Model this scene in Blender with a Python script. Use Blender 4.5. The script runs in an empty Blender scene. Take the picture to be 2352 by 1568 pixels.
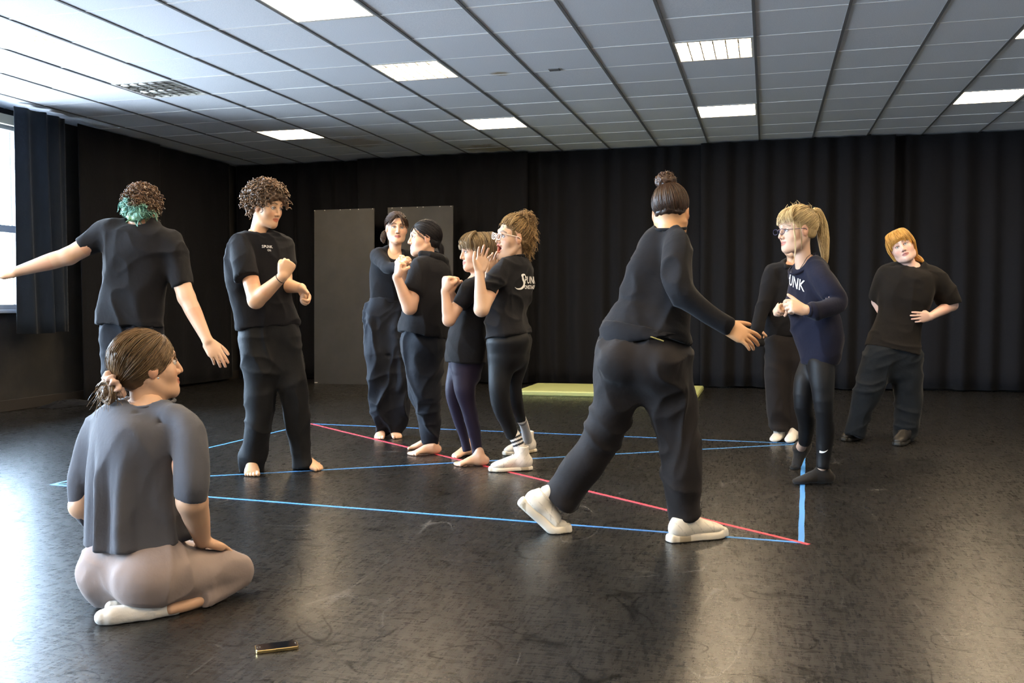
import bpy, math, random
import numpy as np
from mathutils import Vector, Matrix
from mathutils.bvhtree import BVHTree

sc = bpy.context.scene
COL = sc.collection
rng = np.random.default_rng(7)
random.seed(7)

# ------------------------------------------------------------------ camera
CAMH = 1.04
F_PX = 2198.4
YAW, PIT, ROLL = 0.2602, -0.0411, -0.0047
_fwd = np.array([-math.sin(YAW) * math.cos(PIT), math.cos(YAW) * math.cos(PIT), math.sin(PIT)])
_r = np.array([math.cos(YAW), math.sin(YAW), 0.0])
_u = np.cross(_r, _fwd)
R_ = _r * math.cos(ROLL) + _u * math.sin(ROLL)
U_ = -_r * math.sin(ROLL) + _u * math.cos(ROLL)
F_ = _fwd
CAMP = np.array([0, 0, CAMH])
cam_d = bpy.data.cameras.new('camera')
cam_d.sensor_width = 36.0
cam_d.lens = F_PX / 2352 * 36.0
cam_d.clip_start = 0.05
cam = bpy.data.objects.new('camera', cam_d)
COL.objects.link(cam)
cam.matrix_world = Matrix(((R_[0], U_[0], -F_[0], 0), (R_[1], U_[1], -F_[1], 0), (R_[2], U_[2], -F_[2], CAMH), (0, 0, 0, 1)))
sc.camera = cam


def PX(u, v, z):
    """world point seen at photo position (u, v), z metres in front of the camera"""
    return CAMP + z * (F_ + R_ * (u - 1176) / F_PX - U_ * (v - 784) / F_PX)


def FL(u, v, h=0.0):
    d = F_ + R_ * (u - 1176) / F_PX - U_ * (v - 784) / F_PX
    return CAMP + d * (h - CAMH) / d[2]


def DEP(p):
    return float(np.dot(np.asarray(p) - CAMP, F_))


# ------------------------------------------------------------------ world, exposure
sc.view_settings.view_transform = 'Standard'
sc.view_settings.look = 'None'
sc.view_settings.exposure = 1.2
sc.view_settings.gamma = 1.0
sc.view_settings.use_curve_mapping = False
sc.cycles.use_denoising = True
sc.cycles.max_bounces = 3
sc.cycles.diffuse_bounces = 2
sc.cycles.glossy_bounces = 2
sc.cycles.transparent_max_bounces = 6
sc.cycles.adaptive_threshold = 0.08
sc.cycles.light_sampling_threshold = 0.03
sc.cycles.sample_clamp_indirect = 6.0
W = bpy.data.worlds.new('world')
sc.world = W
W.use_nodes = True
# overcast sky above the horizon, darker paved ground below it
_n = W.node_tree
_bg = _n.nodes['Background']
_tc, _sx, _mr, _mc = (_n.nodes.new('ShaderNode' + k) for k in ('TexCoord', 'SeparateXYZ', 'MapRange', 'Mix'))
_mc.data_type = 'RGBA'
_mc.inputs[6].default_value = (0.37, 0.42, 0.47, 1)
_mc.inputs[7].default_value = (0.60, 0.79, 1.0, 1)
_mr.inputs[1].default_value, _mr.inputs[2].default_value = -.04, .04
_n.links.new(_tc.outputs['Generated'], _sx.inputs[0])
_n.links.new(_sx.outputs['Z'], _mr.inputs[0])
_n.links.new(_mr.outputs[0], _mc.inputs[0])
_n.links.new(_mc.outputs[2], _bg.inputs[0])
_bg.inputs[1].default_value = 31.0
LAMP = 22.0          # strength of the ceiling lights
LAMP_COL = (1.0, 0.77, 0.49, 1)


# ------------------------------------------------------------------ materials
def new_mat(name, col=(.5, .5, .5), rough=.6, metal=0.0, spec=.5, sheen=0.0):
    m = bpy.data.materials.new(name)
    m.use_nodes = True
    b = m.node_tree.nodes['Principled BSDF']
    b.inputs['Base Color'].default_value = (*col, 1)
    b.inputs['Roughness'].default_value = rough
    b.inputs['Metallic'].default_value = metal
    b.inputs['Specular IOR Level'].default_value = spec
    if sheen:
        b.inputs['Sheen Weight'].default_value = sheen
        b.inputs['Sheen Roughness'].default_value = .4
    return m


class NT:
    """small node helper"""
    def __init__(s, m):
        s.t = m.node_tree
        s.b = s.t.nodes['Principled BSDF']

    def n(s, typ, **kw):
        o = s.t.nodes.new(typ)
        for k, v in kw.items():
            if k in ('ins',):
                for kk, vv in v.items():
                    if hasattr(vv, 'is_output') or isinstance(vv, bpy.types.NodeSocket):
                        s.t.links.new(vv, o.inputs[kk])
                    else:
                        o.inputs[kk].default_value = vv
            else:
                setattr(o, k, v)
        return o

    def math(s, op, a, b=None, c=None, clamp=False):
        o = s.t.nodes.new('ShaderNodeMath')
        o.operation = op
        o.use_clamp = clamp
        for i, x in enumerate((a, b, c)):
            if x is None:
                continue
            if isinstance(x, bpy.types.NodeSocket):
                s.t.links.new(x, o.inputs[i])
            else:
                o.inputs[i].default_value = x
        return o.outputs[0]

    def mix(s, fac, a, b):
        o = s.t.nodes.new('ShaderNodeMix')
        o.data_type = 'RGBA'
        for i, x in ((0, fac), (6, a), (7, b)):
            if isinstance(x, bpy.types.NodeSocket):
                s.t.links.new(x, o.inputs[i])
            elif i == 0:
                o.inputs[i].default_value = x
            else:
                o.inputs[i].default_value = (*x, 1) if len(x) == 3 else x
        return o.outputs[2]

    def ramp(s, fac, lo, hi):
        o = s.t.nodes.new('ShaderNodeMapRange')
        o.interpolation_type = 'SMOOTHSTEP'
        s.t.links.new(fac, o.inputs[0])
        o.inputs[1].default_value = lo
        o.inputs[2].default_value = hi
        return o.outputs[0]

    def coord(s, scale=(1, 1, 1), rot=0.0, kind='Object'):
        c = s.t.nodes.new('ShaderNodeTexCoord')
        mp = s.t.nodes.new('ShaderNodeMapping')
        mp.inputs['Scale'].default_value = scale
        mp.inputs['Rotation'].default_value = (0, 0, rot)
        s.t.links.new(c.outputs[kind], mp.inputs[0])
        return mp.outputs[0]

    def noise(s, vec, scale, detail=3, rough=.5, dist=0.0):
        o = s.t.nodes.new('ShaderNodeTexNoise')
        s.t.links.new(vec, o.inputs['Vector'])
        o.inputs['Scale'].default_value = scale
        o.inputs['Detail'].default_value = detail
        o.inputs['Roughness'].default_value = rough
        o.inputs['Distortion'].default_value = dist
        return o.outputs['Fac']

    def set(s, name, v):
        if isinstance(v, bpy.types.NodeSocket):
            s.t.links.new(v, s.b.inputs[name])
        else:
            s.b.inputs[name].default_value = v

    def bump(s, h, strength=.3, dist=.01):
        o = s.t.nodes.new('ShaderNodeBump')
        o.inputs['Strength'].default_value = strength
        o.inputs['Distance'].default_value = dist
        s.t.links.new(h, o.inputs['Height'])
        s.t.links.new(o.outputs[0], s.b.inputs['Normal'])


def cloth_mat(name, col, rough=.85, sheen=.15, weave=900, var=.25, bump=.25):
    m = new_mat(name, col, rough, spec=.25, sheen=sheen)
    t = NT(m)
    c = t.coord()
    n1 = t.noise(c, 9, 3)
    n2 = t.noise(c, weave, 2)
    f = t.math('ADD', t.math('MULTIPLY', n1, .7), t.math('MULTIPLY', n2, .3))
    lo = tuple(x * (1 - var) for x in col)
    hi = tuple(min(1, x * (1 + var)) for x in col)
    t.set('Base Color', t.mix(f, lo, hi))
    t.bump(t.noise(c, 17, 4, .62), min(1, bump * 2.2), .008)
    return m


def floor_mat():
    m = new_mat('dance_floor_vinyl', (.02, .02, .02), .35)
    t = NT(m)
    c = t.coord()
    # brushed streaks running across the room and along it
    s1 = t.noise(t.coord((1.0, 7.0, 1), .12), 11, 4, .75)
    s2 = t.noise(t.coord((7.0, 1.0, 1), .55), 9, 3, .75)
    cl = t.noise(c, .8, 3, .6)

    masks = (t.noise(c, 3.1, 1, .5), t.noise(c, 4.6, 1, .5))

    def lines(scale, width, mask_scale, mlo, mhi, dist=.6, co=None):
        n = t.noise(co or c, scale, 0.0, .4, dist)
        d = t.math('ABSOLUTE', t.math('SUBTRACT', n, .5))
        l = t.math('SUBTRACT', 1.0, t.ramp(d, 0.0, width))
        mk = t.ramp(masks[mask_scale], mlo, mhi)
        return t.math('MULTIPLY', l, mk)
    scuff = t.math('MAXIMUM', lines(3.8, .018, 0, .50, .60, .5, t.coord((1, .6, 1), .5)), lines(7.5, .026, 1, .52, .62, .35, t.coord((.65, 1, 1), 1.1)))
    scr = t.math('MAXIMUM', lines(2.6, .0060, 1, .44, .36, .15, t.coord((.35, 1.6, 1), .35)), lines(2.6, .0060, 0, .46, .38, .15, t.coord((1.6, .35, 1), -.3)))
    f = t.math('ADD', t.math('MULTIPLY', s1, .55), t.math('MULTIPLY', s2, .45))
    base = t.mix(t.ramp(f, .30, .72), (.0070, .0068, .0066), (.0190, .0178, .0162))
    base = t.mix(t.math('MULTIPLY', t.ramp(cl, .4, .7), .4), base, (.0180, .0168, .0152))
    base = t.mix(t.math('MULTIPLY', scuff, .8), base, (.002, .002, .002))
    base = t.mix(t.math('MULTIPLY', scr, .45), base, (.14, .13, .12))
    t.set('Base Color', base)
    r = t.math('ADD', .235, t.math('MULTIPLY', t.ramp(f, .25, .75), .09))
    t.set('Roughness', r)
    sp = t.math('ADD', .26, t.math('MULTIPLY', t.ramp(f, .32, .70), .42))
    t.set('Specular IOR Level', t.math('MULTIPLY', sp, t.math('SUBTRACT', 1.0, t.math('MULTIPLY', scuff, .7))))
    t.bump(s1, .20, .004)
    return m


def tile_mat():
    m = new_mat('mineral_tile', (.62, .62, .62), .9, spec=.1)
    t = NT(m)
    g = t.n('ShaderNodeNewGeometry')
    oi = t.n('ShaderNodeObjectInfo')
    pos = g.outputs['Position']
    sp = t.noise(pos, 160, 2, .6)
    big = t.noise(pos, 1.1, 3, .6)
    c = t.mix(t.ramp(sp, .35, .6), (.68, .73, .80), (.80, .84, .90))
    c = t.mix(t.math('MULTIPLY', oi.outputs['Random'], .25), c, (.64, .68, .74))
    # brown water stains on the tiles near the back
    for (x, y, rad, k) in ((-3.35, 11.45, .42, .75), (-4.7, 10.6, .45, .5), (-2.15, 7.75, .10, .8), (-5.9, 4.9, .16, .5)):
        d = t.n('ShaderNodeVectorMath', operation='DISTANCE')
        t.t.links.new(pos, d.inputs[0])
        d.inputs[1].default_value = (x, y, 2.94)
        e = t.math('ADD', d.outputs['Value'], t.math('MULTIPLY', t.math('SUBTRACT', t.noise(pos, 7, 3), .5), rad * 1.2))
        c = t.mix(t.math('MULTIPLY', t.math('SUBTRACT', 1.0, t.ramp(e, rad * .3, rad)), k), c, (.34, .25, .12))
    t.set('Base Color', c)
    return m


M = {}
M['floor'] = floor_mat()
M['tile'] = tile_mat()
M['runner'] = new_mat('ceiling_runner', (.17, .17, .175), .5)
M['tee'] = new_mat('ceiling_tee', (.88, .89, .90), .4)
M['wall'] = new_mat('black_wall_paint', (.022, .020, .018), .7)
_t = NT(M['wall'])
_t.set('Base Color', _t.mix(_t.ramp(_t.noise(_t.coord(), 2.5, 5, .6), .4, .75), (.015, .0145, .014), (.036, .031, .026)))
M['pale_wall'] = new_mat('pale_wall_paint', (.50, .48, .44), .7)
M['frame'] = new_mat('window_frame_grey', (.42, .46, .50), .4)
M['pelmet'] = new_mat('pelmet_cream', (.66, .60, .45), .6)
M['skirting'] = new_mat('skirting_dark', (.035, .03, .026), .5)
M['glass'] = bpy.data.materials.new('window_glass')
M['glass'].use_nodes = True
_n = M['glass'].node_tree
_n.nodes.remove(_n.nodes['Principled BSDF'])
_mx, _tr, _gl, _lw = (_n.nodes.new('ShaderNode' + k) for k in ('MixShader', 'BsdfTransparent', 'BsdfGlossy', 'LayerWeight'))
_tr.inputs[0].default_value = (.97, .985, 1, 1)
_gl.inputs['Roughness'].default_value = .02
_lw.inputs[0].default_value = .25
_n.links.new(_lw.outputs['Fresnel'], _mx.inputs[0])
_n.links.new(_tr.outputs[0], _mx.inputs[1])
_n.links.new(_gl.outputs[0], _mx.inputs[2])
_n.links.new(_mx.outputs[0], _n.nodes['Material Output'].inputs[0])
M['curtain'] = cloth_mat('black_wool_drape', (.0046, .0047, .0066), .9, .05, 500, .2, .3)
M['curtain_blue'] = cloth_mat('blue_black_drape', (.012, .018, .028), .85, .15, 500, .2, .3)
M['board'] = new_mat('charcoal_board', (.052, .049, .046), .62)
_t = NT(M['board'])
_t.set('Base Color', _t.mix(_t.ramp(_t.noise(_t.coord(), 3, 4, .6), .3, .75), (.036, .035, .032), (.050, .047, .042)))
M['chip'] = new_mat('bare_chip', (.6, .58, .52), .7)
M['mat'] = cloth_mat('green_mat_vinyl', (.44, .47, .19), .45, 0, 300, .06, .08)
M['white_metal'] = new_mat('white_enamel', (.75, .74, .70), .4)
M['louver'] = new_mat('louver_aluminium', (.55, .54, .50), .25, .9)
M['blue_tape'] = new_mat('blue_tape', (.07, .29, .72), .5)
M['red_tape'] = new_mat('red_tape', (.72, .055, .085), .5)


def emit_mat(name, col, s):
    m = bpy.data.materials.new(name)
    m.use_nodes = True
    nt = m.node_tree
    nt.nodes.remove(nt.nodes['Principled BSDF'])
    e = nt.nodes.new('ShaderNodeEmission')
    e.inputs[0].default_value = col
    e.inputs[1].default_value = s
    nt.links.new(e.outputs[0], nt.nodes['Material Output'].inputs[0])
    return m


M['lamp'] = emit_mat('lit_diffuser', LAMP_COL, LAMP)
M['tube'] = emit_mat('lit_tube', LAMP_COL, LAMP * 2.2)
M['tube_off'] = new_mat('unlit_tube', (.8, .8, .8), .3)


# ------------------------------------------------------------------ mesh helpers
def mesh_obj(name, verts, faces, mat, parent=None, smooth=False, link=True):
    me = bpy.data.meshes.new(name)
    me.from_pydata([tuple(map(float, v)) for v in verts], [], [tuple(map(int, f)) for f in faces])
    me.update()
    if mat is not None:
        for mm in (mat if isinstance(mat, (list, tuple)) else [mat]):
            me.materials.append(mm)
    if smooth:
        me.polygons.foreach_set('use_smooth', [True] * len(me.polygons))
    o = bpy.data.objects.new(name, me)
    COL.objects.link(o)
    if parent is not None:
        o.parent = parent
    return o


def box_vf(x0, x1, y0, y1, z0, z1, bev=0.0, off=0):
    if bev <= 0:
        v = [(x, y, z) for z in (z0, z1) for y in (y0, y1) for x in (x0, x1)]
        f = [(0, 2, 3, 1), (4, 5, 7, 6), (0, 1, 5, 4), (2, 6, 7, 3), (0, 4, 6, 2), (1, 3, 7, 5)]
        return v, [tuple(i + off for i in q) for q in f]
    b = bev
    v = []
    # 24-vertex chamfered box
    X, Y, Z = (x0, x1), (y0, y1), (z0, z1)
    idx = {}
    for sx in (0, 1):
        for sy in (0, 1):
            for sz in (0, 1):
                for ax in range(3):
                    p = [X[sx] + (b if sx == 0 else -b), Y[sy] + (b if sy == 0 else -b), Z[sz] + (b if sz == 0 else -b)]
                    p[ax] = (X, Y, Z)[ax][(sx, sy, sz)[ax]]
                    idx[(sx, sy, sz, ax)] = len(v)
                    v.append(tuple(p))
    f = []

    def quad(a, bb, c, d, n):
        pts = [np.array(v[i]) for i in (a, bb, c, d)]
        nn = np.cross(pts[1] - pts[0], pts[2] - pts[0])
        f.append((a, bb, c, d) if np.dot(nn, n) > 0 else (d, c, bb, a))
    for ax in range(3):
        o = [i for i in range(3) if i != ax]
        for s in (0, 1):
            def key(a, b2):
                k = [0, 0, 0]
                k[ax] = s
                k[o[0]] = a
                k[o[1]] = b2
                return idx[(*k, ax)]
            n = np.zeros(3)
            n[ax] = 1 if s else -1
            quad(key(0, 0), key(1, 0), key(1, 1), key(0, 1), n)
    for ax in range(3):
        o = [i for i in range(3) if i != ax]
        for s1 in (0, 1):
            for s2 in (0, 1):
                k0, k1 = [0, 0, 0], [0, 0, 0]
                k1[ax] = 1
                for k in (k0, k1):
                    k[o[0]] = s1
                    k[o[1]] = s2
                n = np.zeros(3)
                n[o[0]] = 1 if s1 else -1
                n[o[1]] = 1 if s2 else -1
                quad(idx[(*k0, o[0])], idx[(*k1, o[0])], idx[(*k1, o[1])], idx[(*k0, o[1])], n)
    for sx in (0, 1):
        for sy in (0, 1):
            for sz in (0, 1):
                a, bb, c = (idx[(sx, sy, sz, i)] for i in range(3))
                n = np.array([1 if sx else -1, 1 if sy else -1, 1 if sz else -1])
                pts = [np.array(v[i]) for i in (a, bb, c)]
                f.append((a, bb, c) if np.dot(np.cross(pts[1] - pts[0], pts[2] - pts[0]), n) > 0 else (c, bb, a))
    return v, [tuple(i + off for i in q) for q in f]


def box(name, x0, x1, y0, y1, z0, z1, mat, parent=None, bev=0.0):
    v, f = box_vf(x0, x1, y0, y1, z0, z1, bev)
    return mesh_obj(name, v, f, mat, parent)


def boxes(name, lst, mat, parent=None):
    V, Fc = [], []
    for b in lst:
        v, f = box_vf(*b, off=len(V))
        V += v
        Fc += f
    return mesh_obj(name, V, Fc, mat, parent)


def empty(name, loc):
    o = bpy.data.objects.new(name, None)
    COL.objects.link(o)
    o.location = [float(x) for x in loc]
    o.empty_display_size = .1
    return o


def tag(o, label=None, cat=None, group=None, kind=None):
    if label:
        o['label'] = label
    if cat:
        o['category'] = cat
    if group:
        o['group'] = group
    if kind:
        o['kind'] = kind
    return o


def at_base(o, base):
    """give a mesh built in world coordinates its own origin"""
    base = Vector([float(x) for x in base])
    o.data.transform(Matrix.Translation(-base))
    o.location = base
    return o


def tubes_vf(paths, radii, sides=5, off=0, taper=True):
    """round tubes along polylines; radii: one value or one per path"""
    V, Fc = [], []
    for i, P in enumerate(paths):
        P = np.asarray(P, float)
        n = len(P)
        r = radii[i] if hasattr(radii, '__len__') else radii
        r = np.full(n, r) if np.isscalar(r) else np.asarray(r, float)
        T = np.gradient(P, axis=0)
        T /= np.linalg.norm(T, axis=1)[:, None] + 1e-9
        a = np.array([0, 0, 1.0]) if abs(T[0][2]) < .9 else np.array([1.0, 0, 0])
        N = np.cross(T, a)
        N /= np.linalg.norm(N, axis=1)[:, None] + 1e-9
        B = np.cross(T, N)
        ang = np.arange(sides) * 2 * math.pi / sides
        ring = P[:, None, :] + r[:, None, None] * (np.cos(ang)[None, :, None] * N[:, None, :] + np.sin(ang)[None, :, None] * B[:, None, :])
        b0 = off + len(V)
        V += [tuple(x) for x in ring.reshape(-1, 3)]
        for k in range(n - 1):
            for s in range(sides):
                s2 = (s + 1) % sides
                Fc.append((b0 + k * sides + s, b0 + k * sides + s2, b0 + (k + 1) * sides + s2, b0 + (k + 1) * sides + s))
        Fc.append(tuple(b0 + s for s in range(sides))[::-1])
        Fc.append(tuple(b0 + (n - 1) * sides + s for s in range(sides)))
    return V, Fc


# ------------------------------------------------------------------ room
XL, XR, YB, YF, ZC = -7.15, 6.2, 11.95, -3.6, CAMH + 1.8983
GX0, GY0 = -0.0953, 6.5768        # ceiling grid origin
o = box('floor', XL - .2, XR + .2, YF - .2, YB + .2, -.1, 0, M['floor'])
tag(o, 'black scuffed vinyl dance floor with a dull sheen', kind='structure')
o = box('wall_back', XL - .2, XR + .2, YB, YB + .2, 0, ZC + .3, M['wall'])
tag(o, 'black painted wall hidden behind the drapes', kind='structure')
o = box('wall_right', XR, XR + .2, YF, YB, 0, ZC + .3, M['pale_wall'])
tag(o, 'pale painted wall on the right side', kind='structure')
o = box('wall_front', XL - .2, XR + .2, YF - .2, YF, 0, ZC + .3, M['pale_wall'])
tag(o, 'pale painted wall behind the camera', kind='structure')

# left wall with window openings
WZ0, WZ1 = .99, 2.80
WINS = [(-2.6, -.4), (.2, 2.4), (3.0, 5.2), (5.7, 8.05)]
lst = [(XL - .2, XL, YF, YB, 0, WZ0), (XL - .2, XL, YF, YB, WZ1, ZC + .3)]
edges = [YF] + [y for w in WINS for y in w] + [YB]
for i in range(0, len(edges), 2):
    lst.append((XL - .2, XL, edges[i], edges[i + 1], WZ0, WZ1))
o = boxes('wall_left', lst, M['wall'])
tag(o, 'dark painted window wall on the left', kind='structure')
o = box('baseboard_left', XL, XL + .022, YF, YB, 0, .11, M['skirting'], bev=.004)
tag(o, 'dark skirting board along the window wall', kind='structure')
for i, (a, b) in enumerate(WINS):
    w = empty('window_%d' % (i + 1), (XL - .1, (a + b) / 2, WZ0))
    tag(w, 'tall bright window with grey metal frame and one low transom', kind='structure')
    w.location = (0, 0, 0)
    m_ = (a + b) / 2
    zt = 1.78
    boxes('window_frame', [(XL - .13, XL - .05, a, b, WZ0, WZ0 + .05), (XL - .13, XL - .05, a, b, WZ1 - .05, WZ1),
                           (XL - .13, XL - .05, a, a + .05, WZ0, WZ1), (XL - .13, XL - .05, b - .05, b, WZ0, WZ1),
                           (XL - .13, XL - .05, m_ - .03, m_ + .03, WZ0, WZ1)], M['frame'], w)
    box('transom', XL - .14, XL - .04, a, b, zt - .035, zt + .035, M['frame'], w)
    for (y0, y1) in ((a + .05, m_ - .03), (m_ + .03, b - .05)):
        for (z0, z1) in ((WZ0 + .05, zt - .035), (zt + .035, WZ1 - .05)):
            box('pane', XL - .095, XL - .089, y0, y1, z0, z1, M['glass'], w)
    box('window_sill', XL - .05, XL + .06, a - .04, b + .04, WZ0 - .035, WZ0, M['frame'], w, bev=.006)
    box('pelmet', XL, XL + .05, a - .1, b + .1, WZ1 - .02, WZ1 + .075, M['pelmet'], w, bev=.005)
    L = bpy.data.lights.new('window_portal', 'AREA')
    L.shape = 'RECTANGLE'
    L.size, L.size_y = b - a, WZ1 - WZ0
    L.cycles.is_portal = True
    lo = bpy.data.objects.new('window_portal', L)
    COL.objects.link(lo)
    lo.location = (XL - .19, m_, (WZ0 + WZ1) / 2)
    lo.rotation_euler = (math.pi / 2, 0, math.pi / 2 + math.pi)
    lo.rotation_euler = (0, -math.pi / 2, 0)
    lo.parent = w

# ceiling: slab above, runners and tees, tiles one by one
ceil = box('ceiling', XL - .2, XR + .2, YF - .2, YB + .2, ZC + .05, ZC + .15, M['wall'])
tag(ceil, 'suspended ceiling of pale square mineral tiles in a metal grid', kind='structure')
LIT = {}
for k in (-9, -5, -1, 3):
    for j in (5, 1, -2, -6, -10):
        LIT[(k, j)] = True
KS, JS = range(-12, 11), range(-17, 9)
tv, tf = box_vf(.006, .594, .006, .594, 0, .015, .004)
tile_me = bpy.data.meshes.new('ceiling_tile')
tile_me.from_pydata(tv, [], tf)
tile_me.materials.append(M['tile'])
rest = []
for k in KS:
    for j in JS:
        if (k, j) in LIT:
            continue
        x, y = GX0 + .6 * k, GY0 + .6 * j
        if x < XL - .59 or x > XR or y + .6 < YF:
            continue
        dz = random.uniform(-.0015, .0015)
        if k <= 5 and j >= -4:
            o = bpy.data.objects.new('ceiling_tile', tile_me)
            COL.objects.link(o)
            o.location = (x, y, ZC + dz)
            o.parent = ceil
        else:
            rest.append((x + .006, x + .594, y + .006, y + .594, ZC, ZC + .015))
o = boxes('ceiling_tile', rest, M['tile'], ceil)
tag(o, kind='stuff')
for k in KS:
    x = GX0 + .6 * k
    if XL < x < XR:
        box('main_runner', x - .010, x + .010, YF, YB, ZC - .006, ZC + .03, M['runner'], ceil)
for j in list(JS) + [9]:
    y = GY0 + .6 * j
    if YF < y < YB:
        box('cross_tee', XL, XR, y - .009, y + .009, ZC - .003, ZC + .03, M['tee'], ceil)
# small dark hole in one tile
o = box('vent_plate', GX0 + .6 * -3 + .16, GX0 + .6 * -3 + .25, GY0 + 1.12, GY0 + 1.19, ZC - .008, ZC + .002, M['runner'], ceil, .002)

# ceiling lights, each a fixture in one grid cell
LOUV = {(-5, 1), (-1, 1), (-9, 1), (-9, -2)}
where = {(-1, 1): 'lit louvred ceiling light nearest above the person with the top bun',
         (-1, 5): 'lit ceiling panel light closest to the back drapes above the bun person',
         (-5, 1): 'lit louvred ceiling light with yellowed edges left of centre',
         (-5, -2): 'lit ceiling panel light cut off by the top edge of the picture',
         (-5, 5): 'lit ceiling panel light above the group of four near the back drapes',
         (-9, 5): 'lit ceiling panel light nearest the back left corner',
         (-9, 1): 'unlit louvred ceiling light with metal grid near the window curtain',
         (-9, -2): 'lit ceiling light with brown stains at the left edge of the picture',
         (3, 5): 'lit ceiling panel light at the far right near the back drapes',
         (3, 1): 'lit ceiling light only just showing at the right edge'}
for (k, j) in LIT:
    x, y = GX0 + .6 * k, GY0 + .6 * j
    if x > XR - .6 or y < YF:
        continue
    lit = (k, j) != (-9, 1)
    L = empty('ceiling_light', (x + .3, y + .3, ZC))
    col_ = {-9: 'nearest the window wall', -5: 'second from the window wall', -1: 'third from the window wall', 3: 'nearest the right wall'}[k]
    row_ = {-2: 'over the taped floor', -6: 'just ahead of the camera', -10: 'above the camera'}.get(j, '')
    tag(L, where.get((k, j), 'lit ceiling panel light %s, %s' % (row_, col_)), 'ceiling light', 'square ceiling lights')
    a, b = .297, .272
    zt, zb = .06, -.004
    boxes('frame', [(-a, a, -a, -b, zb, zt), (-a, a, b, a, zb, zt), (-a, -b, -b, b, zb, zt), (b, a, -b, b, zb, zt)], M['white_metal'], L)
    if (k, j) in LOUV:
        box('reflector', -b, b, -b, b, .055 if lit else .03, .06, M['white_metal'], L)
        for t_ in (-.2, -.067, .067, .2):
            V, Fc = tubes_vf([[(-.26, t_, .035), (.26, t_, .035)]], .013, 8)
            if not lit:
                V = [(x_, y_, z_ - .022) for (x_, y_, z_) in V]
            mesh_obj('tube', V, Fc, M['tube'] if lit else M['tube_off'], L, True)
        cells = []
        for q in range(1, 6):
            d = -b + 2 * b * q / 6
            zl = .022 if lit else .008
            cells.append((d - .004, d + .004, -b, b, zb, zl))
            cells.append((-b, b, d - .004, d + .004, zb, zl))
        boxes('louver', cells, M['louver'], L)
    else:
        box('diffuser', -b, b, -b, b, .004, .012, M['lamp'], L)


# ------------------------------------------------------------------ drapes
def curtain(p0, p1, z0, z1, mat, label, seed, amp=.045, wl=.26, group=None, spread=0.0):
    """hanging drape from p0 to p1 (floor points) with soft irregular folds"""
    r = np.random.default_rng(seed)
    p0, p1 = np.array(p0, float), np.array(p1, float)
    Ln = np.linalg.norm(p1 - p0)
    t = (p1 - p0) / Ln
    n = np.array([t[1], -t[0]])
    nu, nv = int(Ln / .018), 16
    s = np.linspace(0, Ln, nu)
    ph = np.cumsum((.6 + .8 * np.interp(s, np.linspace(0, Ln, 12), r.random(12))) * 2 * math.pi / wl * (Ln / nu))
    A = amp * (.35 + .9 * np.interp(s, np.linspace(0, Ln, 9), r.random(9)))
    ph2 = ph * .43 + r.random() * 6
    V, Fc = [], []
    zz = np.linspace(0, 1, nv)
    for w in (0, 1):
        for v in zz:
            z = z0 + (z1 - z0) * v
            g = .55 + .45 * (1 - v)
            drift = .5 * math.sin(v * 2.2 + seed) * (1 - v)
            wave = A * g * (np.sin(ph + drift) + .35 * np.sin(ph2 - drift * 1.6)) + (spread * (1 - v) ** 2)
            off = wave + (-.003 if w else .003)
            zh = z + (.006 * np.sin(ph2 * .7) if v < .01 else 0)
            for i in range(nu):
                q = p0 + t * s[i] + n * off[i]
                V.append((q[0], q[1], zh if np.isscalar(zh) else zh[i]))
    N = nu * nv
    for j in range(nv - 1):
        for i in range(nu - 1):
            a = j * nu + i
            Fc.append((a, a + 1, a + nu + 1, a + nu))
            Fc.append((N + a + nu, N + a + nu + 1, N + a + 1, N + a))
    for i in range(nu - 1):
        Fc.append((i + 1, i, N + i, N + i + 1))
        a = (nv - 1) * nu + i
        Fc.append((a, a + 1, N + a + 1, N + a))
    for j in range(nv - 1):
        for i, sgn in ((0, 1), (nu - 1, -1)):
            a = j * nu + i
            q = (a, a + nu, N + a + nu, N + a)
            Fc.append(q if sgn > 0 else q[::-1])
    o = mesh_obj('curtain', V, Fc, mat, None, True)
    at_base(o, (*((p0 + p1) / 2), z0))
    tag(o, label, 'curtain', group or 'black stage drapes')
    # hem band and heading tape as parts
    return o


cuts = [-7.0, -5.15, -2.95, -.72, 1.35, 3.4, 6.1]
labs = ['black drape in the back left corner left of the boards', 'black drape on the back wall behind the two boards',
        'black drape on the back wall behind the pale green mat', 'black drape on the back wall behind the blonde person',
        'black drape on the back wall behind the red-haired person', 'black drape at the right end of the back wall']
for i in range(6):
    curtain((cuts[i] - .05, YB - .12 - .13 * (i % 2)), (cuts[i + 1] + .05, YB - .12 - .13 * (i % 2)), .02, ZC - .02, M['curtain'], labs[i], 11 + i)
def y_at(u, v, x):
    d = F_ + R_ * (u - 1176) / F_PX - U_ * (v - 784) / F_PX
    return float((CAMP + d * x / d[0])[1])


YW = y_at(46, 600, XL + .30)
curtain((XL + .12, 11.6), (XL + .12, 9.9), .03, ZC - .02, M['curtain'], 'black drape on the left wall next to the corner', 31, .018, .4)
curtain((XL + .20, 9.95), (XL + .20, 8.55), .03, ZC - .02, M['curtain'], 'black full length drape on the left wall behind the green-haired person', 32, .012, .4)
curtain((XL + .30, y_at(158, 600, XL + .30)), (XL + .30, YW), .76, ZC - .03, M['curtain_blue'], 'short blue-black window curtain beside the bright window', 33, .06, .2)
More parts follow.
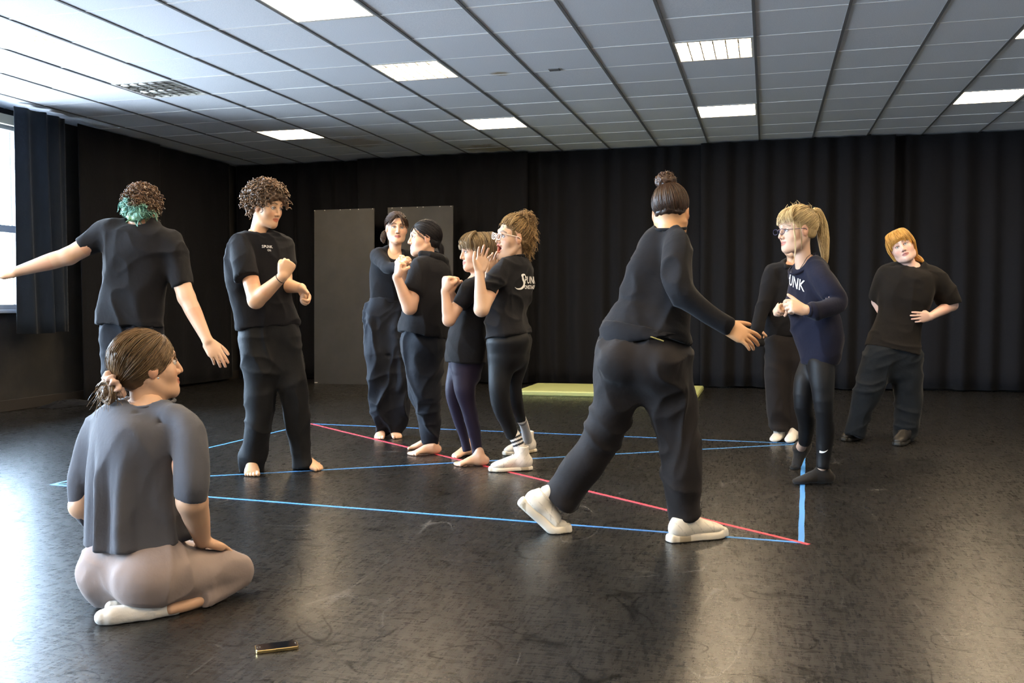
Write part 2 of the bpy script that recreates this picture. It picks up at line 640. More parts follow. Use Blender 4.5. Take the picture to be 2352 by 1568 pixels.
# bunched drape end on the floor at the left wall
def heap(cx, cy, rx, ry, h, label):
    V, Fc = [(cx, cy, h)], []
    n, m = 28, 6
    for j in range(1, m + 1):
        for i in range(n):
            a = 2 * math.pi * i / n
            k = j / m
            w = 1 + .12 * math.sin(a * 5 + j) + .07 * math.sin(a * 9)
            V.append((cx + rx * k * w * math.cos(a), cy + ry * k * w * math.sin(a), max(.003, h * (1 - k * k) * (1 + .25 * math.sin(a * 6 + 2 * j)))))
    for i in range(n):
        Fc.append((0, 1 + i, 1 + (i + 1) % n))
    for j in range(m - 1):
        for i in range(n):
            a, b = 1 + j * n + i, 1 + j * n + (i + 1) % n
            Fc.append((a, a + n, b + n, b))
    o = mesh_obj('cloth_heap', V, Fc, M['curtain'], None, True)
    at_base(o, (cx, cy, 0))
    return tag(o, label, 'cloth')


q = FL(150, 930)
heap(q[0] + .03, q[1], .20, .34, .05, 'small black heap of drape fabric on the floor by the left wall')


# ------------------------------------------------------------------ boards, mat, tape
def board(u0, u1, vt, vb, Y, label, seed):
    r = np.random.default_rng(seed)
    # corners on the plane Y = const
    def onY(u, v):
        d = F_ + R_ * (u - 1176) / F_PX - U_ * (v - 784) / F_PX
        return CAMP + d * Y / d[1]
    x0, x1 = onY(u0, 700)[0], onY(u1, 700)[0]
    z1 = onY((u0 + u1) / 2, vt)[2]
    b = empty('board', ((x0 + x1) / 2, Y, 0))
    tag(b, label, 'board', 'charcoal boards')
    w = (x1 - x0) / 2
    box('panel', -w, w, -.009, .009, 0.0, z1, M['board'], b, .002)
    for i in range(6):
        x = -w + .015 + (2 * w - .03) * (i + r.uniform(-.3, .3)) / 5
        x = min(max(x, -w + .008), w - .008)
        box('staple', x - .006, x + .006, -.0115, .0, z1 - .012, z1 - .004, M['chip'], b)
    box('staple', -w + .004, -w + .05, -.012, 0, .012, .022, M['chip'], b)
    b.rotation_euler = (math.radians(-1.6), 0, 0)
    return b


board(720, 858, 479, 885, 11.25, 'dark grey board leaning on the back drape, left of the pair', 3)
board(889, 1039, 473, 890, 11.3, 'dark grey board leaning on the back drape, behind the dark-haired pair', 4)

p = FL(1184, 908)
q = FL(1592, 917)
mx0, mx1, my0 = p[0], FL(1600, 905)[0], p[1]
o = box('gym_mat', mx0, mx1 + .05, my0, my0 + 1.05, 0, .055, M['mat'], bev=.012)
at_base(o, ((mx0 + mx1) / 2, my0 + .5, 0))
tag(o, 'pale green gym mat lying flat before the back drapes', 'mat')

A_, B_, C_, D_ = FL(118, 1113), FL(714, 973), FL(1846, 1019), FL(1840, 1246)


def tape(a, b, w, z, mat, label, ext0=0.0, ext1=0.0):
    a, b = np.array(a[:2]), np.array(b[:2])
    t = (b - a) / np.linalg.norm(b - a)
    a, b = a - t * ext0, b + t * ext1
    n = np.array([-t[1], t[0]]) * w / 2
    N = 24
    V, Fc = [], []
    for i in range(N + 1):
        c = a + (b - a) * i / N + n * .25 * math.sin(i * 1.7) * .4
        for s in (-1, 1):
            for zz in (0.0002, z):
                V.append((*(c + n * s), zz))
    for i in range(N):
        k = i * 4
        Fc += [(k + 1, k + 5, k + 7, k + 3), (k, k + 2, k + 6, k + 4), (k, k + 4, k + 5, k + 1), (k + 2, k + 3, k + 7, k + 6)]
    Fc += [(0, 1, 3, 2), (4 * N, 4 * N + 2, 4 * N + 3, 4 * N + 1)]
    o = mesh_obj('floor_tape', V, Fc, mat)
    at_base(o, (*((a + b) / 2), 0))
    return tag(o, label, 'tape', 'floor tape lines')


tape(A_, B_, .022, .0010, M['blue_tape'], 'blue tape line running back along the left side of the marked rectangle')
tape(B_, C_, .022, .0011, M['blue_tape'], 'blue tape line along the far side of the marked rectangle')
tape(C_, D_, .026, .0012, M['blue_tape'], 'wide blue tape line on the right side under the blonde person')
tape(A_, D_, .022, .0013, M['blue_tape'], 'blue tape line along the near side under the white trainers')
tape(A_, C_, .022, .0014, M['blue_tape'], 'blue diagonal tape line crossing the marked rectangle')
tape(B_, D_, .022, .0018, M['red_tape'], 'red diagonal tape line crossing the floor', 0, .04)


# ------------------------------------------------------------------ implicit surfaces for bodies and clothes
def unit(v):
    v = np.asarray(v, float)
    return v / (np.linalg.norm(v) + 1e-12)


def vnoise(P, seed=0):
    P = np.asarray(P, np.float64) + 100.3 + seed * 17.13
    I = np.floor(P).astype(np.int64)
    f = P - I
    f = f * f * (3 - 2 * f)

    def h(i, j, k):
        n = (i * 374761393 + j * 668265263 + k * 2147483647 + seed * 974634777) & 0xffffffff
        n = ((n ^ (n >> 13)) * 1274126177) & 0xffffffff
        n = n ^ (n >> 16)
        return (n & 0xffff) / 65535.0
    x, y, z = I[:, 0], I[:, 1], I[:, 2]
    fx, fy, fz = f[:, 0], f[:, 1], f[:, 2]
    r = 0
    for a in (0, 1):
        for b in (0, 1):
            for c in (0, 1):
                w = (fx if a else 1 - fx) * (fy if b else 1 - fy) * (fz if c else 1 - fz)
                r = r + w * h(x + a, y + b, z + c)
    return r


def catmull(K, m):
    """resample rows of K with m steps per span"""
    K = np.asarray(K, float)
    n = len(K)
    if n < 3 or m <= 1:
        t = np.linspace(0, n - 1, (n - 1) * max(m, 1) + 1)
        i = np.minimum(t.astype(int), n - 2)
        f = (t - i)[:, None]
        return K[i] * (1 - f) + K[i + 1] * f
    E = np.vstack([2 * K[0] - K[1], K, 2 * K[-1] - K[-2]])
    out = []
    for i in range(n - 1):
        p0, p1, p2, p3 = E[i], E[i + 1], E[i + 2], E[i + 3]
        for t in np.arange(m) / m:
            out.append(.5 * (2 * p1 + (p2 - p0) * t + (2 * p0 - 5 * p1 + 4 * p2 - p3) * t * t + (3 * p1 - p0 - 3 * p2 + p3) * t ** 3))
    out.append(K[-1])
    return np.array(out)


class Tube:
    """swept ellipse along a curve: half width w along lat, half depth d in front and db behind"""
    def __init__(s, pts, w, d=None, db=None, lat=None, n=2.0, flat0=False, flat1=False, m=4):
        K = len(pts)
        pts = np.asarray(pts, float)
        w = np.broadcast_to(np.asarray(w, float), (K,))
        d = w if d is None else np.broadcast_to(np.asarray(d, float), (K,))
        db = d if db is None else np.broadcast_to(np.asarray(db, float), (K,))
        if lat is None:
            t = unit(pts[-1] - pts[0])
            a = np.array([0, 0, 1.0]) if abs(t[2]) < .9 else np.array([1.0, 0, 0])
            lat = unit(np.cross(t, a))
        lat = np.asarray(lat, float)
        if lat.ndim == 1:
            lat = np.repeat(lat[None], K, 0)
        A = catmull(np.hstack([pts, w[:, None], d[:, None], db[:, None], lat]), m)
        s.p, s.w, s.d, s.db, s.l = A[:, :3], np.maximum(A[:, 3], .002), np.maximum(A[:, 4], .002), np.maximum(A[:, 5], .002), A[:, 6:]
        T = np.gradient(s.p, axis=0)
        s.t = T / (np.linalg.norm(T, axis=1)[:, None] + 1e-12)
        s.l = s.l - s.t * np.sum(s.l * s.t, 1)[:, None]
        s.l /= np.linalg.norm(s.l, axis=1)[:, None] + 1e-12
        s.n, s.f0, s.f1 = n, flat0, flat1
        r = np.maximum(np.maximum(s.w, s.d), s.db)[:, None]
        s.lo, s.hi = (s.p - r).min(0), (s.p + r).max(0)

    def __call__(s, P):
        N = len(P)
        best = np.full(N, 1e9, np.float32)
        bi = np.zeros(N, np.int32)
        bt = np.zeros(N, np.float32)
        for i in range(len(s.p) - 1):
            a = s.p[i]
            b = s.p[i + 1] - a
            L2 = float(b @ b) + 1e-12
            q = P - a.astype(np.float32)
            t = np.clip((q @ b.astype(np.float32)) / L2, 0, 1)
            q = q - t[:, None] * b.astype(np.float32)
            d2 = np.einsum('ij,ij->i', q, q)
            mk = d2 < best
            best[mk] = d2[mk]
            bi[mk] = i
            bt[mk] = t[mk]
        f = bt[:, None]

        def lerp(X):
            X = X.astype(np.float32)
            return X[bi] * (1 - (f if X.ndim > 1 else bt)) + X[bi + 1] * (f if X.ndim > 1 else bt)
        q = P - lerp(s.p)
        T, L = lerp(s.t), lerp(s.l)
        qt = np.einsum('ij,ij->i', q, T)
        x = np.einsum('ij,ij->i', q, L)
        B = np.cross(T, L)
        y = np.einsum('ij,ij->i', q, B)
        w, d, db = lerp(s.w), lerp(s.d), lerp(s.db)
        dd = np.where(y > 0, d, db)
        last = len(s.p) - 2
        e0 = (bi == 0) & (bt <= 0)
        e1 = (bi == last) & (bt >= 1)
        ax = qt.copy()
        if s.f0:
            ax[e0] = 0
        if s.f1:
            ax[e1] = 0
        g = (np.abs(x / w) ** s.n + np.abs(y / dd) ** s.n + np.abs(ax / np.minimum(w, dd)) ** s.n) ** (1.0 / s.n)
        r = np.sqrt(x * x + y * y + ax * ax)
        g = np.maximum(g, 1e-4)
        out = np.where(r < 1e-5, -np.minimum(w, dd), r * (1 - 1 / g))
        if s.f0:
            mk = (bi <= 2)
            out[mk] = np.maximum(out[mk], -((P[mk] - s.p[0]) @ s.t[0]))
        if s.f1:
            mk = (bi >= last - 2)
            out[mk] = np.maximum(out[mk], (P[mk] - s.p[-1]) @ s.t[-1])
        return out


class Ell:
    def __init__(s, c, ax, r):
        s.c, s.a, s.r = np.asarray(c, float), np.asarray(ax, float), np.asarray(r, float)
        e = np.sqrt(((s.a * s.r[:, None]) ** 2).sum(0))
        s.lo, s.hi = s.c - e, s.c + e

    def __call__(s, P):
        q = (P - s.c) @ s.a.T
        k0 = np.linalg.norm(q / s.r, axis=1) + 1e-9
        r = np.linalg.norm(q, axis=1)
        return np.where(r < 1e-5, -s.r.min(), r * (1 - 1 / k0))


class Half:
    """everything on the side the normal points to is outside"""
    def __init__(s, p, n):
        s.p, s.n = np.asarray(p, float), unit(n)
        s.lo, s.hi = np.full(3, -99.), np.full(3, 99.)

    def __call__(s, P):
        return (P - s.p) @ s.n


def Cap(a, b, ra, rb=None):
    return Tube([a, b], [ra, ra if rb is None else rb], m=1)


def smin(a, b, k):
    if k <= 0:
        return np.minimum(a, b)
    h = np.maximum(k - np.abs(a - b), 0) / k
    return np.minimum(a, b) - h * h * k * .25


def smax(a, b, k):
    return -smin(-a, -b, k)


def feval(ops, P, cull=None, thr=0.0):
    """P: (blocks, points, 3); cull: per op coarse values, a block is skipped when the op is farther than thr"""
    nb, npt, _ = P.shape
    d = np.full((nb, npt), 1.0, np.float32)
    coarse = []
    for i, (pr, op, k) in enumerate(ops):
        if cull is None:
            v = pr(P.reshape(-1, 3)).astype(np.float32).reshape(nb, npt)
            coarse.append(v[:, 0])
            d = smin(d, v, k) if op == 'u' else (smax(d, v, k) if op == 'i' else smax(d, -v, k))
            continue
        c = cull[i]
        mk = (c > -thr - k) if op == 'i' else (c < thr + k)
        if not mk.any():
            continue
        v = pr(np.ascontiguousarray(P[mk]).reshape(-1, 3)).astype(np.float32).reshape(-1, npt)
        d[mk] = smin(d[mk], v, k) if op == 'u' else (smax(d[mk], v, k) if op == 'i' else smax(d[mk], -v, k))
    return d, coarse


def mesh_field(ops, h, pad=.02):
    us = [o[0] for o in ops if o[1] == 'u']
    lo = np.min([o.lo for o in us], 0) - pad
    hi = np.max([o.hi for o in us], 0) + pad
    B = 6
    nb = np.ceil((hi - lo) / (h * B)).astype(int) + 1
    g = np.stack(np.meshgrid(*[np.arange(n) for n in nb], indexing='ij'), -1).reshape(-1, 3)
    cen = (lo + (g + .5) * B * h - h * .5).astype(np.float32)
    dc, coarse = feval(ops, cen[:, None, :])
    dc = dc[:, 0]
    thr = B * h * .87 * 1.2 + .004
    act = np.abs(dc) < thr
    D = np.repeat(np.repeat(np.repeat(dc.reshape(nb), B, 0), B, 1), B, 2)
    ga = g[act]
    loc = np.stack(np.meshgrid(*[np.arange(B)] * 3, indexing='ij'), -1).reshape(-1, 3)
    idx = (ga[:, None, :] * B + loc[None])
    P = (lo + idx * h).astype(np.float32)
    d, _ = feval(ops, P, [c[act] for c in coarse], thr)
    D[idx[..., 0], idx[..., 1], idx[..., 2]] = d
    S = D < 0
    c = sum(S[a:S.shape[0] - 1 + a, b:S.shape[1] - 1 + b, e:S.shape[2] - 1 + e].astype(np.int8) for a in (0, 1) for b in (0, 1) for e in (0, 1))
    mk = (c > 0) & (c < 8)
    ijk = np.argwhere(mk)
    ID = np.full(mk.shape, -1, np.int32)
    ID[mk] = np.arange(len(ijk))
    acc = np.zeros((len(ijk), 3))
    cnt = np.zeros(len(ijk))
    for ax in range(3):
        o = [a for a in range(3) if a != ax]
        for a in (0, 1):
            for b in (0, 1):
                p0 = ijk.copy()
                p0[:, o[0]] += a
                p0[:, o[1]] += b
                p1 = p0.copy()
                p1[:, ax] += 1
                d0, d1 = D[tuple(p0.T)], D[tuple(p1.T)]
                x = (d0 < 0) != (d1 < 0)
                t = np.where(x, d0 / (d0 - d1 + 1e-20), 0)
                q = p0.astype(float)
                q[:, ax] += t
                acc[x] += q[x]
                cnt[x] += 1
    V = lo + acc / cnt[:, None] * h
    Fs = []
    for ax in range(3):
        o = [(ax + 1) % 3, (ax + 2) % 3]
        sl0, sl1 = [slice(1, -1)] * 3, [slice(1, -1)] * 3
        sl0[ax], sl1[ax] = slice(0, -1), slice(1, None)
        a, b = S[tuple(sl0)], S[tuple(sl1)]
        for (m_, flip) in ((a & ~b, False), (~a & b, True)):
            e = np.argwhere(m_)
            if not len(e):
                continue
            e[:, o[0]] += 1
            e[:, o[1]] += 1
            q = []
            for (da, db) in ((-1, -1), (0, -1), (0, 0), (-1, 0)):
                cc = e.copy()
                cc[:, o[0]] += da
                cc[:, o[1]] += db
                q.append(ID[tuple(cc.T)])
            q = np.stack(q, 1)
            Fs.append(q[:, ::-1] if flip else q)
    Fq = np.vstack(Fs)
    Fq = Fq[(Fq >= 0).all(1)]
    return V, Fq


def vnormals(V, Fq):
    n = np.cross(V[Fq[:, 2]] - V[Fq[:, 0]], V[Fq[:, 3]] - V[Fq[:, 1]])
    N = np.zeros_like(V)
    for i in range(4):
        np.add.at(N, Fq[:, i], n)
    return N / (np.linalg.norm(N, axis=1)[:, None] + 1e-12)


def relax(V, Fq, it=2, k=.5):
    for _ in range(it):
        A = np.zeros_like(V)
        c = np.zeros(len(V))
        for a, b in ((0, 1), (1, 2), (2, 3), (3, 0)):
            np.add.at(A, Fq[:, a], V[Fq[:, b]])
            np.add.at(c, Fq[:, a], 1)
            np.add.at(A, Fq[:, b], V[Fq[:, a]])
            np.add.at(c, Fq[:, b], 1)
        V = V + k * (A / np.maximum(c, 1)[:, None] - V)
    return V


def quick_mesh(name, V, Fq, mat, parent=None, col=None, base=(0, 0, 0), faces_list=None):
    """fast mesh from arrays of quads (and optional extra polygons)"""
    me = bpy.data.meshes.new(name)
    V = np.asarray(V, np.float32) - np.asarray(base, np.float32)
    me.vertices.add(len(V))
    me.vertices.foreach_set('co', V.reshape(-1))
    n = len(Fq)
    me.loops.add(n * 4)
    me.polygons.add(n)
    me.loops.foreach_set('vertex_index', np.asarray(Fq, np.int32).reshape(-1))
    me.polygons.foreach_set('loop_start', np.arange(n, dtype=np.int32) * 4)
    me.polygons.foreach_set('use_smooth', np.ones(n, bool))
    if col is not None:
        a = me.color_attributes.new('Col', 'FLOAT_COLOR', 'POINT')
        c = np.ones((len(V), 4), np.float32)
        c[:, :3] = col
        a.data.foreach_set('color', c.reshape(-1))
    me.update(calc_edges=True)
    me.validate()
    for mm in (mat if isinstance(mat, (list, tuple)) else [mat]):
        me.materials.append(mm)
    o = bpy.data.objects.new(name, me)
    COL.objects.link(o)
    if parent is not None:
        o.parent = parent
    return o


def join(parts):
    V, Fq, C, k = [], [], [], 0
    for p in parts:
        V.append(p[0])
        Fq.append(np.asarray(p[1]) + k)
        C.append(p[2])
        k += len(p[0])
    return np.vstack(V), np.vstack(Fq), np.vstack(C)


def strands(paths, r, sides=4, taper=.35):
    """many thin tubes as arrays; paths: (n, k, 3)"""
    P = np.asarray(paths, float)
    n, k, _ = P.shape
    T = np.gradient(P, axis=1)
    T /= np.linalg.norm(T, axis=2)[..., None] + 1e-9
    a = np.array([.31, .22, .92])
    N = np.cross(T, a)
    N /= np.linalg.norm(N, axis=2)[..., None] + 1e-9
    Bn = np.cross(T, N)
    rr = np.asarray(r, float)
    rr = np.full(n, rr) if rr.ndim == 0 else rr
    prof = np.interp(np.linspace(0, 1, k), [0, .15, .7, 1], [.75, 1, 1 - taper * .6, 1 - taper])
    R = rr[:, None] * prof[None]
    V = []
    for s in range(sides):
        an = 2 * math.pi * s / sides
        V.append(P + R[..., None] * (math.cos(an) * N + math.sin(an) * Bn))
    V = np.stack(V, 2).reshape(-1, 3)
    i = np.arange(n)[:, None, None]
    j = np.arange(k - 1)[None, :, None]
    s = np.arange(sides)[None, None, :]
    b = (i * k + j) * sides
    s2 = (s + 1) % sides
    Fq = np.stack(np.broadcast_arrays(b + s, b + s2, b + sides + s2, b + sides + s), -1).reshape(-1, 4)
    return V, Fq, n, k * sides


# ------------------------------------------------------------------ skin, hair materials
def attr_mat(name, rough, spec=.5, bump=0.0, bscale=60, sheen=0.0, streak=None):
    m = new_mat(name, (.5, .5, .5), rough, spec=spec, sheen=sheen)
    t = NT(m)
    a = t.n('ShaderNodeVertexColor', layer_name='Col')
    c = a.outputs['Color']
    if streak:
        n = t.noise(t.coord(streak), 30, 2, .5)
        dark = t.n('ShaderNodeMix', data_type='RGBA', blend_type='MULTIPLY')
        t.t.links.new(c, dark.inputs[6])
        dark.inputs[0].default_value = 1
        g = t.mix(n, (.55, .55, .55), (1.35, 1.35, 1.35))
        t.t.links.new(g, dark.inputs[7])
        c = dark.outputs[2]
    t.set('Base Color', c)
    if bump:
        t.bump(t.noise(t.coord(), bscale, 2, .6), bump, .003)
    return m


M['skin'] = attr_mat('skin', .48, .45)
M['hair'] = attr_mat('hair', .42, .4)
M['eye'] = attr_mat('eye', .12, .6)
M['shoe'] = attr_mat('shoe_leather', .5, .4, .15, 160)


# ------------------------------------------------------------------ view-based placing
FH = unit([F_[0], F_[1], 0])
RH = unit([R_[0], R_[1], 0])
UZ = np.array([0, 0, 1.0])


def face_dir(yaw, pitch=0.0):
    """0 = towards the camera, 90 = picture right, 180 = away, -90 = picture left"""
    a, b = math.radians(yaw), math.radians(pitch)
    return unit((-FH * math.cos(a) + RH * math.sin(a)) * math.cos(b) + UZ * math.sin(b))


class HeadFrame:
    def __init__(s, c, yaw, pitch=0, roll=0, size=1.0):
        s.c = np.asarray(c, float)
        f = face_dir(yaw, pitch)
        l = unit(np.cross(UZ, f))
        u = np.cross(f, l)
        a = math.radians(roll)          # positive: tips towards the person's own left
        s.f = f
        s.l = l * math.cos(a) - u * math.sin(a)
        s.u = u * math.cos(a) + l * math.sin(a)
        s.k = size
        s.ax = np.array([s.f, s.l, s.u])

    def __call__(s, f, l, u):
        return s.c + s.k * (f * s.f + l * s.l + u * s.u)

    def loc(s, V):
        return ((V - s.c) @ s.ax.T) / s.k

    def ell(s, f, l, u, rf, rl, ru):
        return Ell(s(f, l, u), s.ax, np.array([rf, rl, ru]) * s.k)

    def ball(s, f, l, u, r):
        return s.ell(f, l, u, r, r, r)

    def tube(s, pts, w, d=None, m=3):
        return Tube([s(*p) for p in pts], np.asarray(w) * s.k, None if d is None else np.asarray(d) * s.k, m=m)


def sstep(x, a, b):
    t = np.clip((x - a) / (b - a), 0, 1)
    return t * t * (3 - 2 * t)


def head_piece(H, neck, neck_r, skin, h=.0038, mouth=0.0, brow=(.10, .06, .035), lip=None, smile=0.0, jaw=1.0, cheek=.5):
    """skull, face, ears and neck as one surface; returns arrays with colours"""
    ops = [(H.ell(-.014, 0, .034, .098, .076, .088), 'u', 0),
           (H.ell(.022, 0, -.026, .068, .063 * jaw, .082), 'u', .03),
           (H.ell(.034, 0, -.072 - mouth * .5, .046, .046 * jaw, .036), 'u', .03),
           (H.ball(.068, 0, -.098 - mouth, .019), 'u', .03)]
    for s in (-1, 1):
        ops += [(H.tube([(-.012, s * .060 * jaw, -.045), (.03, s * .045 * jaw, -.088 - mouth * .6), (.064, s * .012, -.101 - mouth)], [.014, .014, .012]), 'u', .03),
                (H.ball(.050, s * .042, -.028, .024), 'u', .03),
                (H.tube([(.084, s * .008, .030), (.080, s * .030, .034), (.060, s * .052, .024)], [.009, .010, .009]), 'u', .018),
                (H.ball(.100, s * .031, .006, .0165), 's', .016)]
    ops += [(H.tube([(.084, 0, .022), (.094, 0, .002), (.104, 0, -.024), (.1065, 0, -.033)], [.0072, .0076, .0094, .0090]), 'u', .012)]
    for s in (-1, 1):
        ops += [(H.ball(.094, s * .0115, -.036, .0082), 'u', .007)]
    mz = -.064
    if mouth > 0:
        ops += [(H.tube([(.088, -.021, mz + .006), (.094, 0, mz + .010), (.088, .021, mz + .006)], [.0045, .0055, .0045]), 'u', .008),
                (H.tube([(.080, -.019, mz - mouth * .75), (.088, 0, mz - mouth - .006), (.080, .019, mz - mouth * .75)], [.0050, .0068, .0050]), 'u', .008),
                (H.ell(.082, 0, mz - mouth * .42, .042, .020, .006 + mouth * .52), 's', .006)]
    else:
        ops += [(H.tube([(.078, -.025, mz + .002 + smile * .006), (.0915, 0, mz + .0035), (.078, .025, mz + .002 + smile * .006)], [.0040, .0058, .0040]), 'u', .006),
                (H.tube([(.077, -.022, mz - .004 + smile * .005), (.0900, 0, mz - .010), (.077, .022, mz - .004 + smile * .005)], [.0045, .0068, .0045]), 'u', .006),
                (H.tube([(.086, -.026, mz - .001 + smile * .007), (.101, 0, mz - .0025), (.086, .026, mz - .001 + smile * .007)], [.0016, .0030, .0016]), 's', .003)]
    for s in (-1, 1):
        e = H.ell(-.006, s * .078, -.004, .020, .0085, .032)
        ops += [(e, 'u', .008), (H.ball(-.002, s * .090, .001, .0115), 's', .006)]
    nk = np.asarray(neck)
    ops += [(Tube([H(-.022, 0, -.02), H(-.020, 0, -.075) * .55 + nk * .45 * 1.0, nk], [.052 * H.k, neck_r, neck_r * 1.15], m=4), 'u', .03)]
    V, Fq = mesh_field(ops, h)
    L = H.loc(V)
    C = np.tile(np.asarray(skin), (len(V), 1))
    f, l, u = L[:, 0], L[:, 1], L[:, 2]

    def paint(wt, col):
        C[:] = C * (1 - wt[:, None]) + np.asarray(col) * wt[:, None]
    blush = np.asarray(skin) * np.array([1.0, .72, .68])
    paint(cheek * np.exp(-(((np.abs(l) - .042) / .02) ** 2 + ((u + .03) / .02) ** 2)) * (f > .02), blush)
    paint(.5 * cheek * np.exp(-((l / .014) ** 2 + ((u + .036) / .014) ** 2)) * (f > .08), blush)
    paint(.55 * (np.abs(l) > .074) * (np.abs(u + .004) < .035) * (np.abs(f + .006) < .024), blush)
    lipc = lip if lip is not None else np.asarray(skin) * np.array([.80, .42, .40])
    if mouth > 0:
        e = np.hypot(l / .024, (u - (mz - mouth * .42)) / (.014 + mouth * .55))
        paint((1 - sstep(e, 1.0, 1.12)) * (f > .05), lipc)
        inn = np.hypot(l / .0185, (u - (mz - mouth * .42)) / (.005 + mouth * .5))
        paint((1 - sstep(inn, .95, 1.1)) * (f > .02), (.09, .012, .014))
        tongue = (1 - sstep(np.hypot(l / .015, (u - (mz - mouth * .85)) / (.35 * mouth)), .7, 1.1)) * (f > .02) * (f < .088)
        paint(tongue, (.42, .10, .10))
    else:
        cz = mz - .003 + smile * .006 * (np.abs(l) / .025) ** 2
        e = np.hypot(l / .026, (u - cz) / .0125)
        paint((1 - sstep(e, .85, 1.1)) * (f > .066), lipc)
        paint(.8 * (1 - sstep(np.abs(u - cz - .002), .0012, .0032)) * (np.abs(l) < .025) * (f > .066), np.asarray(lipc) * .35)
    al = np.abs(l)
    by = .030 + .006 * np.clip((al - .014) / .02, 0, 1) - .010 * np.clip((al - .036) / .018, 0, 1)
    paint(.85 * (1 - sstep(np.abs(u - by), .0025, .0055)) * (al > .012) * (al < .056) * (f > .03), brow)
    # eye sockets: lash line
    e = np.hypot((al - .031) / .0195, (u - .003) / .0105)
    paint(.75 * (1 - sstep(e, .75, 1.05)) * (f > .05), np.asarray(skin) * np.array([.50, .38, .34]))
    nost = np.hypot(al - .0075, (u + .0435)) < .0042
    paint(.8 * nost * (f > .085), np.asarray(skin) * .22)
    return V, Fq, C


def eyes(H, iris, parent, base, look=(0, 0), wide=1.0):
    for s in (-1, 1):
        c = H(.0768, s * .031, .0035)
        n, m = 16, 12
        V, Fq, C = [], [], []
        g = unit(H.f + H.l * look[0] + H.u * look[1] + s * H.l * .06)
        a = unit(np.cross(H.u, g))
        b = np.cross(g, a)
        for j in range(m + 1):
            th = math.pi * j / m * .62
            for i in range(n):
                ph = 2 * math.pi * i / n
                d = g * math.cos(th) + math.sin(th) * (a * math.cos(ph) + b * math.sin(ph))
                ru = .0120 * H.k
                p = c + d * ru
                V.append(p)
                C.append((.010, .008, .008) if th < .20 else (iris if th < .48 else (.78, .74, .70)))
        for j in range(m):
            for i in range(n):
                Fq.append((j * n + i, j * n + (i + 1) % n, (j + 1) * n + (i + 1) % n, (j + 1) * n + i))
        V = np.array(V)
        quick_mesh('eye', V, np.array(Fq)[:, ::-1], M['eye'], parent, np.array(C), base)
        # upper eyelid and lashes
        for (up, rad, colr, nm) in ((1, .0031, (.16, .09, .065), 'eyelid'),):
            t = np.linspace(-1, 1, 9)
            P = np.array([H(.0775 + .0135 * math.cos(x * .95), s * (.031 + .0165 * x), .0035 + up * (.0080 * wide - .0052 * x * x)) for x in t])
            V, Fq, _, _ = strands(P[None], rad * H.k * 1.0, 6, .3)
            quick_mesh(nm, V, Fq, M['skin'], parent, np.tile(colr, (len(V), 1)), base)


# ------------------------------------------------------------------ hands and feet
POSES = {'flat': [(4, 8, 6)] * 4, 'relax': [(18, 25, 16), (22, 28, 18), (26, 32, 20), (30, 36, 22)],
         'fist': [(82, 98, 62), (86, 100, 62), (88, 100, 60), (88, 98, 58)], 'half': [(35, 70, 40), (45, 78, 45), (52, 82, 45), (58, 84, 45)],
         'spread': [(2, 10, 8), (0, 10, 8), (4, 14, 10), (10, 18, 12)], 'reach': [(2, 18, 14), (14, 22, 14), (18, 24, 16), (6, 20, 14)]}


